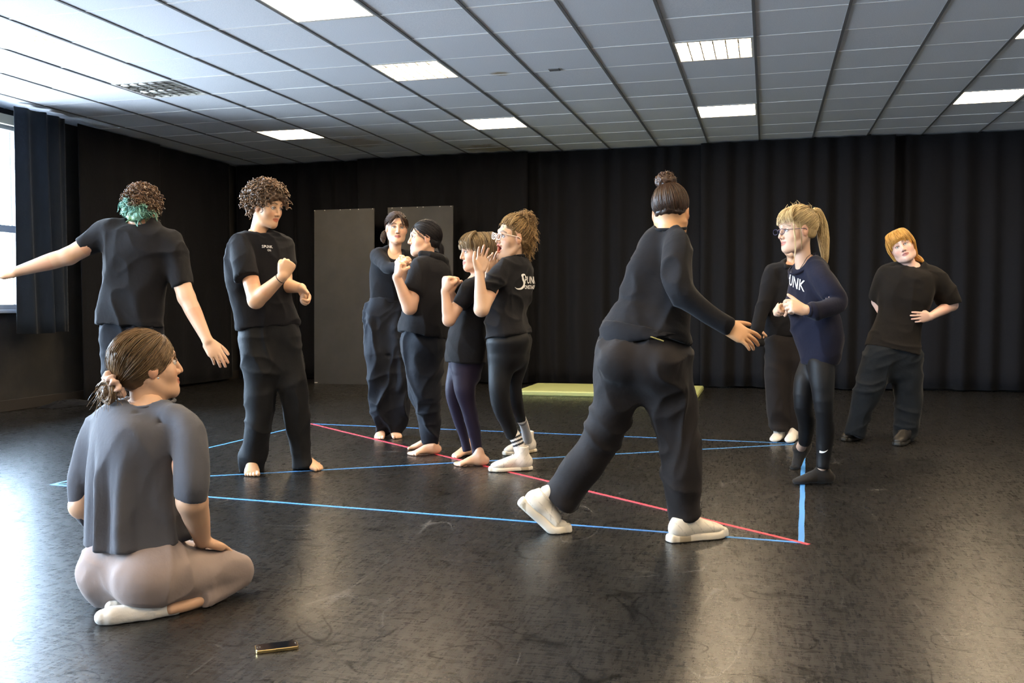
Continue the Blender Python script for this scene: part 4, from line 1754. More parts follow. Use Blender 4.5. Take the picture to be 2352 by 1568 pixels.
def sneaker(Ff, parent, base, high=0.10, cream=(.74, .70, .62), tone=(.66, .60, .50), name='trainer', sole_h=.028, laces=True):
    k = Ff.k
    up = [(Tube([Ff(-.056, 0, .052), Ff(-.02, 0, .056), Ff(.04, 0, .056), Ff(.09, 0, .048), Ff(.135, 0, .041), Ff(.162, 0, .034)], np.array([.033, .036, .040, .045, .043, .030]) * k,
                np.array([.042, .046, .042, .032, .025, .020]) * k, lat=Ff.y, m=3), 'u', 0),
          (Tube([Ff(-.022, 0, .06), Ff(-.022, 0, high)], [.040 * k, .042 * k], flat1=True, m=2), 'u', .03),
          (Tube([Ff(-.020, 0, high - .012), Ff(-.020, 0, high + .05)], [.033 * k, .034 * k], m=2), 's', .003)]
    V, Fq = mesh_field(up, .005)
    L = Ff.loc(V)
    n = vnoise(V * 40, 3)
    C = np.asarray(cream)[None] * (.88 + .2 * n[:, None])
    seam = (np.abs(np.sin(L[:, 0] * 70 + L[:, 2] * 60)) < .10) & (np.abs(L[:, 1]) > .02)
    C[seam] *= .72
    toe = np.abs(L[:, 0] - .118 + .3 * L[:, 1] ** 2 * 20) < .0022
    C[toe] *= .7
    sh = quick_mesh(name, V, Fq, M['shoe'], parent, C, base)
    so = [(Tube([Ff(-.072, 0, .012), Ff(-.03, 0, .012), Ff(.04, 0, .012), Ff(.10, 0, .012), Ff(.15, 0, .013), Ff(.178, 0, .016)], np.array([.030, .039, .040, .050, .047, .026]) * k,
                np.full(6, sole_h * .62) * k, lat=Ff.y, n=3.2, m=3), 'u', 0), (Half((0, 0, .0006), (0, 0, -1)), 'i', .001)]
    V, Fq = mesh_field(so, .0052)
    L = Ff.loc(V)
    C = np.tile(np.asarray(tone), (len(V), 1))
    C[(np.abs(L[:, 0] + .03) < .026) & (np.abs(L[:, 1]) > .03)] *= np.array([.55, .50, .42])
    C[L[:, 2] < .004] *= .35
    quick_mesh('sole', V, Fq, M['shoe'], sh, C, base)
    if laces:
        for i in range(4):
            x = .035 + .022 * i
            zt = .094 - .55 * (x - .035)
            Pp = np.array([Ff(x, .026, zt - .008), Ff(x + .004, .012, zt + .004), Ff(x + .006, 0, zt + .007), Ff(x + .004, -.012, zt + .004), Ff(x, -.026, zt - .008)])
            V, Fq, _, _ = strands(catmull(Pp, 3)[None], .0034 * k, 6, 0)
            quick_mesh('lace', V, Fq, M['shoe'], sh, np.tile(np.asarray(cream) * 1.05, (len(V), 1)), base)
    return sh


def leg_core(*legs):
    return [(shrink(l, .74), 'u', .02) for l in legs]


def neck_cut(N, yaw, up=.035, fw=.012, r=(.074, .072, .072)):
    f = face_dir(yaw)
    return (Ell(np.asarray(N) + UZ * up + f * fw, np.array([f, np.cross(UZ, f), UZ]), r), 's', .010)


def specs_obj(H, parent, base, mat, r=.0019, lens=(.024, .019), cat_eye=.0, name='glasses'):
    paths = []
    t = np.linspace(0, 2 * math.pi, 26)
    for s in (-1, 1):
        pts = []
        for x in t:
            c, sn = math.cos(x), math.sin(x)
            l = .033 + lens[0] * np.sign(c) * abs(c) ** .8
            u = -.002 + lens[1] * np.sign(sn) * abs(sn) ** .8 + cat_eye * max(0, (l - .033) / .024) * (.6 if sn > 0 else .2)
            pts.append(H(.1125 - .12 * abs(l) ** 1.7, s * l, u))
        paths.append(np.array(pts))
    V, Fq, _, _ = strands(np.array(paths), r, 6, 0)
    parts = [(V, Fq, np.zeros((len(V), 3)))]
    br = np.array([H(.110, x, .006 - .3 * abs(x)) for x in np.linspace(-.010, .010, 7)])
    V, Fq, _, _ = strands(br[None], r, 6, 0)
    parts.append((V, Fq, np.zeros((len(V), 3))))
    for s in (-1, 1):
        a = np.array([H(.096, s * .056, .006 + cat_eye), H(.055, s * .074, .008 + cat_eye * .5), H(.0, s * .083, .008), H(-.018, s * .083, -.004)])
        V, Fq, _, _ = strands(catmull(a, 4)[None], r * .95, 6, 0)
        parts.append((V, Fq, np.zeros((len(V), 3))))
    V, Fq, C = join(parts)
    g = quick_mesh(name, V, Fq, mat, parent, None, base)
    for p_ in paths:
        c = p_[:-1].mean(0)
        Vl = [c] + list(p_[:-1])
        n = len(Vl) - 1
        mesh_obj('lens', [np.asarray(v) - base for v in Vl], [(0, 1 + i, 1 + (i + 1) % n) for i in range(n)], M['lens'], g)
    return g


# ---- 2: person with green-streaked hair, arms spread, seen from behind
def green_person():
    p = P(5.35, 178, 178)
    H = HeadFrame(p.at(327, 481, .03), 168, -14, -10, 1.0)
    N = p.at(322, 520)
    skin = (.62, .39, .26)
    head = head_piece(H, N - UZ * .06, .055, skin, .0048)
    SL, SR = p.at(252, 535, 0), p.at(388, 560, 0)
    EL, WL = p.at(158, 588, -.03), p.at(40, 623, -.05)
    ER, WR = p.at(428, 682, -.06), p.at(477, 783, -.12)
    hL, _ = hand_ops(WL, p.at(-40, 640, -.05) - WL, -UZ * .8 + F_ * .5, False, 'flat', 1.0, 4)
    hR, _ = hand_ops(WR, p.at(512, 836, -.13) - WR, F_ * .7 - R_ * .5, True, [(4, 8, 6), (8, 12, 8), (14, 16, 10), (20, 22, 14)], 1.0, 1, thumb='up')
    aL = arm_piece(SL, EL, WL, hL, skin, (.052, .047, .044, .028))
    aR = arm_piece(SR, ER, WR, hR, skin, (.050, .046, .042, .027))
    g1, g2 = FL(282, 1128), FL(350, 1130)
    f1, f2 = FootFrame(g1, FH, False, 1.0), FootFrame(g2, FH, True, 1.0)
    feet = [quad_arrays(bare_foot_ops(f, f(-.01, 0, .2)), .006, skin) for f in (f1, f2)]
    tr = p.torso([(292, 360, 512, .0), (258, 388, 535, 0), (240, 398, 572, .0), (237, 388, 625, .0), (233, 378, 680, 0), (226, 377, 726, 0), (222, 378, 748, 0)], .64)
    lL = p.limb([(275, 760, 40), (275, 830, 37), (281, 925, 32), (284, 1030, 27), (284, 1110, 25)])
    lR = p.limb([(332, 760, 40), (336, 830, 36), (340, 925, 31), (346, 1030, 27), (348, 1112, 25)])
    body, base = assemble('person with green-streaked hair seen from behind with both arms spread out', (g1 + g2) / 2, [head, aL, aR] + feet, [(shrink(tr, .8), 'u', .02)] + leg_core(lL, lR))
    ops = [(tr, 'u', 0),
           (p.limb([(290, 528, 22), (252, 532, 31), (215, 553, 25, -.01), (186, 568, 21, -.02)], n=2.2), 'u', .05),
           (p.limb([(355, 530, 22), (388, 562, 32, -.01), (407, 612, 29, -.02), (420, 658, 25, -.04)], n=2.2), 'u', .05), neck_cut(N, 178, .04, -.004, (.070, .070, .070))]
    garment('t_shirt', ops, .0075, M['tee_black'], body, base, TEE_FOLDS)
    collar(H, N + UZ * .004, .066, UZ * .95 - FH * .2, M['tee_black'], body, base, .006)
    pel = p.torso([(246, 358, 745), (242, 364, 778), (250, 360, 830)], .56, flat1=False)
    garment('trousers', [(pel, 'u', 0), (lL, 'u', .03), (lR, 'u', .03)], .009, M['pants_blue'], body, base, TROUSER_FOLDS)
    cap = [(H.ell(-.020, 0, .040, .108, .088, .096), 'u', 0), (H.ell(-.055, 0, -.025, .060, .078, .062), 'u', .03), (H.ell(-.085, -.035, -.060, .030, .040, .040), 'u', .03),
           (H.ell(.118, 0, -.030, .085, .085, .100), 's', .01), (H.ell(.045, 0, -.085, .07, .12, .085), 's', .01)]
    sets = [curls(H, 300, (.9, 5.4), (0, 2.0), .030, .007, 1.3, 12, .4, .3, .012, .0034), curls(H, 110, (2.3, 4.2), (1.7, 2.25), .045, .008, 1.4, 13, .35, .5, .012, .0034),
            curls(H, 50, (3.4, 4.6), (1.9, 2.35), .060, .009, 1.4, 14, .35, .6, .016, .0034)]

    def colfn(V, C):
        L = H.loc(V)
        n = vnoise(V * 26, 4)
        band = .9 * sstep(L[:, 2] + (n - .5) * .10, .030, -.005) * sstep(-L[:, 0], -.02, .03)
        teal, grn = np.array([.16, .40, .38]), np.array([.12, .24, .11])
        t = vnoise(V * 17, 9)[:, None]
        g = (grn * (1 - t) + teal * t) * (.5 + 1.1 * vnoise(V * 120, 2)[:, None])
        return C * (1 - band[:, None]) + g * band[:, None]
    hair_obj('hair', cap, sets, (.045, .022, .012), (.20, .11, .055), body, base, 15, .005, .009, colfn, (80, 80, 80))


# ---- 3: person kneeling in front, seen from behind
def kneeling_person():
    p = P(3.34, 129, 129)
    H = HeadFrame(p.at(341, 842, .02), 124, 8, 0, 1.0)
    N = p.at(344, 930, .0)
    skin = (.62, .37, .23)
    head = head_piece(H, N - UZ * .05, .056, skin, .003, smile=.8)
    SL, SR = p.at(238, 985, .13), p.at(420, 985, -.12)
    EL, WL = p.at(190, 1160, .12), p.at(300, 1230, .35)
    ER, WR = p.at(441, 1150, -.16), p.at(466, 1240, -.03)
    KN = p.at(520, 1262, .08)
    hR, _ = hand_ops(WR, KN - WR, -UZ, True, [(6, 12, 8), (4, 12, 8), (6, 12, 8), (8, 14, 10)], 1.0, 4)
    aR = arm_piece(SR, ER, WR, hR, skin, (.050, .048, .043, .026), .5, .0036)
    hL, _ = hand_ops(WL, p.at(380, 1245, .45) - WL, -UZ, False, 'flat', 1.0, 4)
    aL = arm_piece(SL, EL, WL, hL, skin, (.048, .046, .042, .027), .5, .005)
    base0 = FL(345, 1395)
    tr = p.torso([(296, 388, 926, 0), (232, 432, 958, 0), (208, 434, 1010, .0), (202, 424, 1080, 0), (202, 424, 1150, 0), (200, 428, 1205, 0), (198, 434, 1243, 0)], .76, n=2.3)
    th = p.limb([(330, 1300, 62, -.02), (400, 1318, 66, -.06), (455, 1316, 58, -.02), (510, 1308, 48, .05), (545, 1308, 40, .10)], flat1=False)
    th2 = p.limb([(290, 1290, 60, .14), (360, 1290, 55, .24), (430, 1285, 48, .32), (490, 1285, 36, .38)], flat1=False)
    sh = p.limb([(550, 1326, 29, .10), (506, 1354, 27, .02), (460, 1376, 25, -.07)], flat1=True)
    skin_shin = quad_arrays([(p.limb([(470, 1372, 16, -.05), (430, 1388, 15, -.10), (392, 1398, 13, -.15)], flat1=False), 'u', 0)], .004, skin)
    body, base = assemble('person kneeling in charcoal top and taupe trousers, seen from behind', base0, [head, aR, aL, skin_shin],
                          [(shrink(tr, .78), 'u', .02)] + leg_core(th, th2, sh), 'people watching')
    eyes(H, (.08, .05, .03), body, base)
    fd = face_dir(129)
    ops = [(tr, 'u', 0),
           (p.limb([(375, 950, 26, -.06), (424, 975, 34, -.11), (438, 1040, 38, -.15), (443, 1105, 38, -.17), (442, 1146, 32, -.16)], n=2.2), 'u', .05),
           (p.limb([(290, 955, 30, .05), (236, 985, 40, .10), (208, 1060, 40, .12), (189, 1130, 30, .12), (192, 1172, 28, .14), (214, 1200, 26, .20)], n=2.2, flat1=False), 'u', .06),
           (Ell(N + UZ * .040, np.array([fd, np.cross(UZ, fd), UZ]), (.084, .086, .058)), 's', .010)]
    garment('crop_top', ops, .0068, M['tee_grey'], body, base, [(.010, (7, 3, 7), 21, 2.5)], 2,
            pleat=(tr, .014, 9, 3, tr.p[0][2] - .06, tr.p[-1][2] + .1))
    collar(H, N + UZ * .006, .083, UZ * .97 - fd * .1, M['tee_grey'], body, base, .006)
    # rolled cuff
    cuff = p.limb([(442, 1122, 35, -.165), (442, 1150, 34, -.16)], flat0=True)
    garment('rolled_cuff', [(cuff, 'u', 0)], .005, M['tee_grey'], body, base, [(.006, (6, 26, 6), 23, 2)])
    pel = p.torso([(232, 418, 1222, 0), (212, 420, 1265, 0), (206, 408, 1305, 0), (222, 396, 1345, 0), (245, 380, 1368, 0)], .86, n=2.2, flat1=False)
    butt = [(Ell(p.at(262, 1316, -.03), np.eye(3), (.125, .125, .115)), 'u', .04), (Ell(p.at(345, 1320, -.12), np.eye(3), (.135, .135, .115)), 'u', .035)]
    garment('trousers', [(pel, 'u', 0)] + butt + [(th, 'u', .05), (th2, 'u', .05), (sh, 'u', .015)], .0068, M['pants_taupe'], body, base,
            [(.012, (6, 7, 6), 24, 3), (.008, (14, 9, 14), 25, 3)], 2)
    # socked feet tucked behind, soles showing
    f1 = [(p.limb([(402, 1396, 15, -.13), (345, 1404, 21, -.17), (290, 1411, 21, -.20), (255, 1415, 22, -.22), (236, 1417, 17, -.23)], flat1=False), 'u', 0), (Half((0, 0, .002), (0, 0, -1)), 'i', .004)]
    V, Fq = mesh_field(f1, .004)
    quick_mesh('sock', fold(V, Fq, [(.004, (20, 20, 20), 31, 2)]), Fq, M['sock_white'], body, None, base)
    f2 = [(p.limb([(330, 1388, 18, -.06), (300, 1392, 20, -.09), (270, 1394, 20, -.12), (256, 1394, 15, -.13)], flat1=False), 'u', 0)]
    V, Fq = mesh_field(f2, .004)
    quick_mesh('sock', fold(V, Fq, [(.004, (20, 20, 20), 32, 2)]), Fq, M['sock_white'], body, None, base)
    # hair, pulled to a low bun with a scrunchie
    G = H(-.112, -.012, -.042)
    cap = cap_ops(H, .003, hairline=.060, back=-.075)
    sets = [pulled(H, 1700, 41, G, r=.0014, g=.009, jit=.002), pulled(H, 500, 44, G, r=.0014, g=.0095, jit=.002, pw=1.3), pulled(H, 120, 42, G, r=.0008, g=.013, jit=.005)]
    hair_obj('hair', cap, sets, (.055, .030, .013), (.21, .125, .055), body, base, 43, .004, .002)
    G2 = H(-.140, -.018, -.054)
    rg = np.random.default_rng(5)
    pp = []
    for i in range(330):
        a0, r0, tl = rg.random() * 6.28, rg.uniform(.006, .040), rg.uniform(-.6, .6)
        t = np.linspace(0, rg.uniform(2.2, 5.5), 14)
        ax = unit(G2 - H(-.02, 0, 0))
        e1 = unit(np.cross(ax, UZ))
        e2 = np.cross(ax, e1)
        pp.append(np.array([G2 + r0 * (e1 * math.cos(a0 + x) + e2 * math.sin(a0 + x)) + ax * (.012 + .018 * math.sin(x * 1.3 + a0) + tl * .012) for x in t]))
    wisps, wr = curls(H, 60, (0, 1), (0, 1), .045, .006, .6, 47, .6, 1.1, 0, .0009, 12, G2, (.036, .036, .036))
    hair_obj('bun', [(Ell(G2, np.eye(3), (.030, .030, .030)), 'u', 0)], [(np.array(pp), .0017), (wisps, wr)], (.06, .033, .015), (.30, .18, .085), body, base, 48, .004, .004)
    # scrunchie
    ax = unit(G2 - H(-.02, 0, 0))
    e1 = unit(np.cross(ax, UZ))
    e2 = np.cross(ax, e1)
    V, Fq = [], []
    n, m_ = 60, 8
    c0 = G2 - ax * .012 + UZ * .008
    for i in range(n):
        a = 2 * math.pi * i / n
        rr = .014 + .004 * math.sin(a * 11)
        cen = c0 + (.036 + .003 * math.sin(a * 7)) * (e1 * math.cos(a) + e2 * math.sin(a)) + ax * .005 * math.sin(a * 9)
        rad = e1 * math.cos(a) + e2 * math.sin(a)
        for j in range(m_):
            b = 2 * math.pi * j / m_
            V.append(cen + rr * (rad * math.cos(b) + ax * math.sin(b)))
    for i in range(n):
        for j in range(m_):
            Fq.append((i * m_ + j, ((i + 1) % n) * m_ + j, ((i + 1) % n) * m_ + (j + 1) % m_, i * m_ + (j + 1) % m_))
    o = quick_mesh('scrunchie', np.array(V), np.array(Fq), cloth_mat('scrunchie_satin', (.62, .40, .30), .5, .2, 300, .15), body, None, base)
    o['label'] = 'pale pink satin scrunchie'
    V, Fq = mesh_field([(Ell(H(.006, -.087, -.036), np.eye(3), (.004, .004, .004)), 'u', 0)], .0012)
    quick_mesh('earring', V, Fq, new_mat('silver_stud', (.8, .8, .8), .2, 1.0), body, None, base)


# ---- 4: dark-haired person at the back of the group, facing the camera
def back_of_group():
    g1, g2 = FL(875, 1003), FL(905, 1002)
    p = P(DEP(FL(890, 1004)), -12, 0)
    H = HeadFrame(p.at(911, 525, -.02), 14, 0, 3, .97)
    N = p.at(905, 576)
    skin = PINK
    head = head_piece(H, N - UZ * .05, .047, skin, brow=(.05, .03, .02), lip=(.42, .14, .12))
    chest = [(p.torso([(892, 922, 574), (872, 936, 590), (862, 938, 615)], .5, flat1=False, yaws=[0, 0, 0]), 'u', 0)]
    ch = quad_arrays(chest, .006, skin)
    SR, SL = p.at(868, 588, -.04), p.at(938, 592, .05)
    ER, WR = p.at(893, 616, -.26), p.at(917, 612, -.34)
    EL, WL = p.at(940, 640, -.12), p.at(926, 618, -.30)
    hR, _ = hand_ops(WR, p.at(930, 606, -.36) - WR, F_, True, 'fist', .95, 3)
    aR = arm_piece(SR, ER, WR, hR, skin, (.036, .034, .032, .025), .5, .005)
    hL, _ = hand_ops(WL, p.at(918, 602, -.36) - WL, F_, False, 'fist', .95, 3)
    aL = arm_piece(SL, EL, WL, hL, skin, (.036, .034, .032, .025), .5, .005)
    f1 = FootFrame(g1, FL(866, 1017) - g1, True, .93)
    f2 = FootFrame(g2, FL(922, 1014) - g2, False, .93)
    feet = [quad_arrays(bare_foot_ops(f, f(-.01, 0, .2)), .0052, skin) for f in (f1, f2)]
    tr = p.torso([(878, 930, 581), (856, 938, 596), (849, 938, 630), (849, 932, 665), (850, 922, 695)], .58)
    l1 = p.limb([(868, 720, 28, -.02), (868, 800, 28, -.04), (872, 880, 28, -.05), (876, 945, 24, -.03), (879, 985, 15, .0), (881, 992, 12, .02)])
    l2 = p.limb([(905, 720, 28, .02), (911, 800, 29, .0), (915, 880, 28, -.02), (914, 945, 26, 0), (908, 982, 16, .0), (906, 989, 12, .0)])
    body, base = assemble('dark-haired person in long-sleeved black top at the back of the group', (g1 + g2) / 2, [head, ch, aR, aL] + feet, [(shrink(tr, .75), 'u', .02)] + leg_core(l1, l2))
    eyes(H, (.035, .022, .015), body, base)
    f0 = face_dir(5)
    ops = [(tr, 'u', 0),
           (Tube([p.at(884, 582, 0), SR, SR * .5 + ER * .5, ER * .97 + SR * .03, ER * .35 + WR * .65, WR], [.04, .060, .052, .047, .040, .036], flat1=True), 'u', .035),
           (Tube([p.at(925, 584, 0), SL, SL * .5 + EL * .5, EL, WL], [.04, .058, .05, .045, .035], flat1=True), 'u', .035),
           (Ell(p.at(907, 572, -.09), np.array([f0, np.cross(UZ, f0), UZ]), (.115, .070, .078)), 's', .008)]
    garment('long_sleeved_top', ops, .0075, M['tee_black'], body, base, [(.005, (9, 5, 9), 51, 2)])
    pel = p.torso([(851, 921, 688), (846, 928, 720), (845, 935, 790)], .66, yaws=[0, 0, 0], flat1=False, flat0=True)
    garment('wide_trousers', [(pel, 'u', 0), (l1, 'u', .06), (l2, 'u', .06)], .008, M['pants_blue'], body, base, [(.032, (12, 1.3, 12), 52, 2.5), (.012, (6, 9, 6), 53, 2.5)], 2)
    garment('waistband', [(p.torso([(849, 922, 684), (848, 923, 696)], .64, yaws=[0, 0], flat0=True), 'u', 0)], .006, M['pants_blue'], body, base)
    G = H(-.105, .035, -.01)
    cap = cap_ops(H, .002, hairline=.062, back=-.045)
    fr = [bundle([H(.075, s * .004, .112), H(.098, s * .030, .085), H(.090, s * .060, .045), H(.060, s * .078, .0)], [.004, .010, .012, .008], 45, 12, 55 + s, .0017) for s in (-1, 1)]
    fr += [bundle([H(.080, -.006, .112), H(.104, .018, .075), H(.104, .034, .035), H(.098, .042, .010)], [.003, .006, .006, .003], 16, 12, 58, .0015)]
    tail = bundle([H(-.095, -.03, -.005), H(-.105, -.075, -.03), H(-.095, -.095, -.075), H(-.08, -.085, -.115)], [.016, .024, .024, .010], 150, 14, 59, .0022)
    hair_obj('hair', cap, [pulled(H, 800, 54, H(-.1, -.02, .0), r=.0017, g=.009)] + fr + [tail], (.020, .011, .007), (.10, .055, .032), body, base, 56, .0045, .002)


# ---- 5: black-haired person in hooded T-shirt, fist raised
def black_haired():
    g = FL(985, 1040)
    p = P(DEP(FL(985, 1042)), -105, -88)
    H = HeadFrame(p.at(974, 549, -.03), -72, 3, -4, .98)
    N = p.at(982, 590, 0)
    skin = PINK
    head = head_piece(H, N - UZ * .05, .050, skin, brow=(.015, .012, .012), lip=(.46, .15, .13), smile=.4, cheek=.9)
    SL, SR = p.at(968, 618, -.16), p.at(990, 612, .17)
    EL, WL = p.at(941, 706, -.24), p.at(911, 636, -.30)
    ER, WR = p.at(950, 690, .22), p.at(925, 630, .05)
    hL, _ = hand_ops(WL, p.at(917, 600, -.31) - WL, R_ * .8 + F_ * .5, False, 'fist', 1.0, 3)
    hR, _ = hand_ops(WR, p.at(922, 600, .03) - WR, R_ * .8 - F_ * .5, True, 'fist', 1.0, 3)
    aL = arm_piece(SL, EL, WL, hL, skin, (.050, .047, .042, .028))
    aR = arm_piece(SR, ER, WR, hR, skin, (.046, .043, .039, .027), .45, .006)
    f1 = FootFrame(FL(990, 1043), FL(946, 1046) - FL(990, 1043), False, .93)
    f2 = FootFrame(FL(985, 1030), FL(943, 1032) - FL(985, 1030), True, .93)
    feet = [quad_arrays(bare_foot_ops(f, f(-.01, 0, .2)), .0052, skin) for f in (f1, f2)]
    tr = p.torso([(966, 1002, 586), (950, 1030, 606), (944, 1038, 640), (936, 1037, 690), (924, 1034, 735), (916, 1030, 755), (914, 1028, 768)], .66)
    l1 = p.limb([(968, 780, 46, -.06), (972, 850, 40, -.08), (977, 905, 33, -.08), (985, 955, 25, -.05), (988, 1000, 20, -.02), (988, 1012, 17, 0), (988, 1022, 13, 0)], flatten=1.0)
    l2 = p.limb([(975, 780, 42, .08), (972, 850, 38, .10), (974, 905, 31, .12), (980, 955, 23, .12), (985, 1000, 17, .1), (986, 1012, 13, .08)])
    body, base = assemble('black-haired person in hooded charcoal T-shirt with one fist raised', g, [head, aL, aR] + feet, [(shrink(tr, .78), 'u', .02)] + leg_core(l1, l2))
    eyes(H, (.05, .04, .03), body, base)
    ops = [(tr, 'u', 0),
           (p.limb([(982, 600, 20, -.08), (968, 618, 26, -.16), (958, 645, 25, -.20), (948, 672, 24, -.23)], n=2.2), 'u', .04),
           (Tube([p.at(990, 600, .06), SR, SR * .5 + ER * .5], [.05, .07, .066], flat1=True), 'u', .05), neck_cut(N, -100, .035, .014, (.078, .072, .072))]
    garment('t_shirt', ops, .0075, M['tee_black'], body, base, TEE_FOLDS)
    # hood lying on the back
    hood = [(Tube([p.at(968, 584, -.10), p.at(1000, 590, -.10), p.at(1018, 600, 0), p.at(1002, 588, .10), p.at(972, 582, .10)], [.024, .032, .038, .032, .022], m=4), 'u', 0),
            (Tube([p.at(1010, 594, 0), p.at(1030, 625, 0), p.at(1036, 655, 0)], [.07, .055, .015], [.03, .022, .01], lat=FH, m=3), 'u', .03)]
    garment('hood', hood, .007, M['tee_black'], body, base, [(.006, (12, 12, 12), 61, 2)])
    pel = p.torso([(928, 1018, 764), (924, 1024, 792), (934, 1018, 840)], .66, yaws=[-88] * 3, flat1=False)
    garment('joggers', [(pel, 'u', 0), (l1, 'u', .04), (l2, 'u', .04)], .008, M['pants_blue'], body, base, TROUSER_FOLDS)
    cap = cap_ops(H, .003, hairline=.050, back=-.06)
    tail = bundle([H(-.10, 0, -.02), H(-.125, -.005, -.055), H(-.13, -.01, -.10), H(-.15, -.02, -.145)], [.018, .022, .018, .006], 120, 14, 64, .0022)
    hair_obj('hair', cap, [pulled(H, 1000, 63, H(-.108, 0, -.02), r=.0017, g=.010, jit=.002), tail], (.006, .005, .006), (.022, .018, .020), body, base, 65, .0045, .002)


# ---- 6: short person with a blonde fringe and purple leggings
def fringe_person():
    p = P(DEP(FL(1088, 1068)), -75, -75)
    H = HeadFrame(p.at(1094, 580, -.02), -70, -2, 0, .96)
    N = p.at(1094, 640, 0)
    skin = PINK
    head = head_piece(H, N - UZ * .05, .045, skin, brow=(.16, .09, .05), smile=.7, cheek=.7)
    ch = quad_arrays([(p.torso([(1080, 1108, 636), (1068, 1110, 652), (1056, 1110, 680)], .55, flat1=False), 'u', 0)], .006, skin)
    SL, SR = p.at(1078, 662, -.14), p.at(1100, 655, .15)
    EL, WL = p.at(1031, 735, -.20), p.at(1022, 668, -.22)
    ER, WR = p.at(1046, 700, .10), p.at(1034, 668, -.06)
    hL, _ = hand_ops(WL, p.at(1026, 630, -.23) - WL, R_ * .75 + F_ * .6, False, 'fist', .93, 3)
    hR, _ = hand_ops(WR, p.at(1038, 632, -.08) - WR, R_ * .75 - F_ * .6, True, 'fist', .93, 3)
    aL = arm_piece(SL, EL, WL, hL, skin, (.040, .037, .034, .024))
    aR = arm_piece(SR, ER, WR, hR, skin, (.038, .036, .033, .024))
    f1 = FootFrame(FL(1098, 1069), FL(1056, 1070) - FL(1098, 1069), False, .9)
    f2 = FootFrame(FL(1072, 1046), FL(1022, 1057) - FL(1072, 1046), True, .9)
    feet = [quad_arrays(bare_foot_ops(f, f(-.01, 0, .2)), .0052, skin) for f in (f1, f2)]
    tr = p.torso([(1074, 1110, 645), (1060, 1113, 660), (1050, 1114, 700), (1038, 1115, 745), (1026, 1117, 785), (1023, 1117, 812), (1023, 1115, 832)], .72)
    l1 = p.limb([(1066, 800, 34, -.05), (1066, 850, 29, -.06), (1068, 895, 24, -.08), (1076, 935, 18, -.06), (1087, 980, 16, -.03), (1094, 1020, 13, 0), (1097, 1050, 12, 0)])
    l2 = p.limb([(1066, 800, 30, .08), (1050, 860, 23, .08), (1041, 905, 18, .06), (1052, 955, 14, .08), (1065, 1000, 11, .10), (1073, 1036, 10, .10)])
    body, base = assemble('short person with blonde fringe and purple leggings, hands clenched in front', FL(1085, 1062), [head, ch, aL, aR] + feet, [(shrink(tr, .75), 'u', .02)] + leg_core(l1, l2))
    eyes(H, (.07, .08, .09), body, base)
    fd = face_dir(-75)
    ops = [(tr, 'u', 0),
           (p.limb([(1092, 652, 16, -.07), (1078, 664, 20, -.14), (1064, 688, 19, -.17), (1054, 703, 17, -.185)], n=2.2), 'u', .03),
           (Tube([p.at(1096, 650, .06), SR, SR * .45 + ER * .55], [.04, .056, .052], flat1=True), 'u', .04),
           (Ell(p.at(1084, 632, 0) + fd * .03, np.array([fd, np.cross(UZ, fd), UZ]), (.085, .080, .062)), 's', .008)]
    garment('black_top', ops, .0072, M['tee_black'], body, base, [(.008, (8, 8, 8), 71, 2), (.006, (5, 14, 5), 72, 2)])
    garment('leggings', [(p.torso([(1034, 1112, 800), (1036, 1112, 830), (1044, 1104, 858)], .72, flat1=False), 'u', 0), (l1, 'u', .03), (l2, 'u', .03)], .007, M['leggings_purple'], body, base, [(.003, (6, 10, 6), 73, 2)])
    rg = np.random.default_rng(8)
    cap = [(H.ell(-.016, 0, .036, .106, .085, .096), 'u', 0), (H.ell(-.05, 0, -.03, .062, .074, .066), 'u', .03), (H.ell(.052, 0, .062, .050, .064, .044), 'u', .03),
           (H.ell(.120, 0, -.055, .085, .085, .085), 's', .008), (H.ell(.052, 0, -.105, .062, .12, .085), 's', .01)]
    fr = []
    for i in range(26):
        a = -1.25 + 2.5 * i / 25
        fr.append(bundle([H(.01, .03 * a, .138), H(.075 - .02 * abs(a), .055 * a, .118), H(.113 - .03 * abs(a) ** 1.5, .068 * a, .070), H(.112 - .035 * abs(a) ** 1.5, .071 * a, .022 - .03 * max(0, abs(a) - .75))], [.006, .008, .008, .005], 22, 10, 80 + i, .0016, .3))
    side = []
    for s in (-1, 1):
        for i in range(15):
            x = .050 - .0112 * i
            side.append(bundle([H(x, s * .03, .132), H(x - .01, s * .080, .085), H(x - .012, s * .089, .02), H(x - .016, s * .075, -.05 - .004 * i)], [.006, .010, .010, .006], 18, 10, 120 + i + 30 * s, .0017, .3))
    tail = bundle([H(-.10, 0, .0), H(-.13, 0, -.05), H(-.12, 0, -.11), H(-.10, 0, -.16)], [.018, .024, .022, .008], 90, 12, 190, .002)
    hair_obj('hair', cap, fr + side + [tail], (.12, .075, .035), (.36, .255, .125), body, base, 78, .0045, .002)


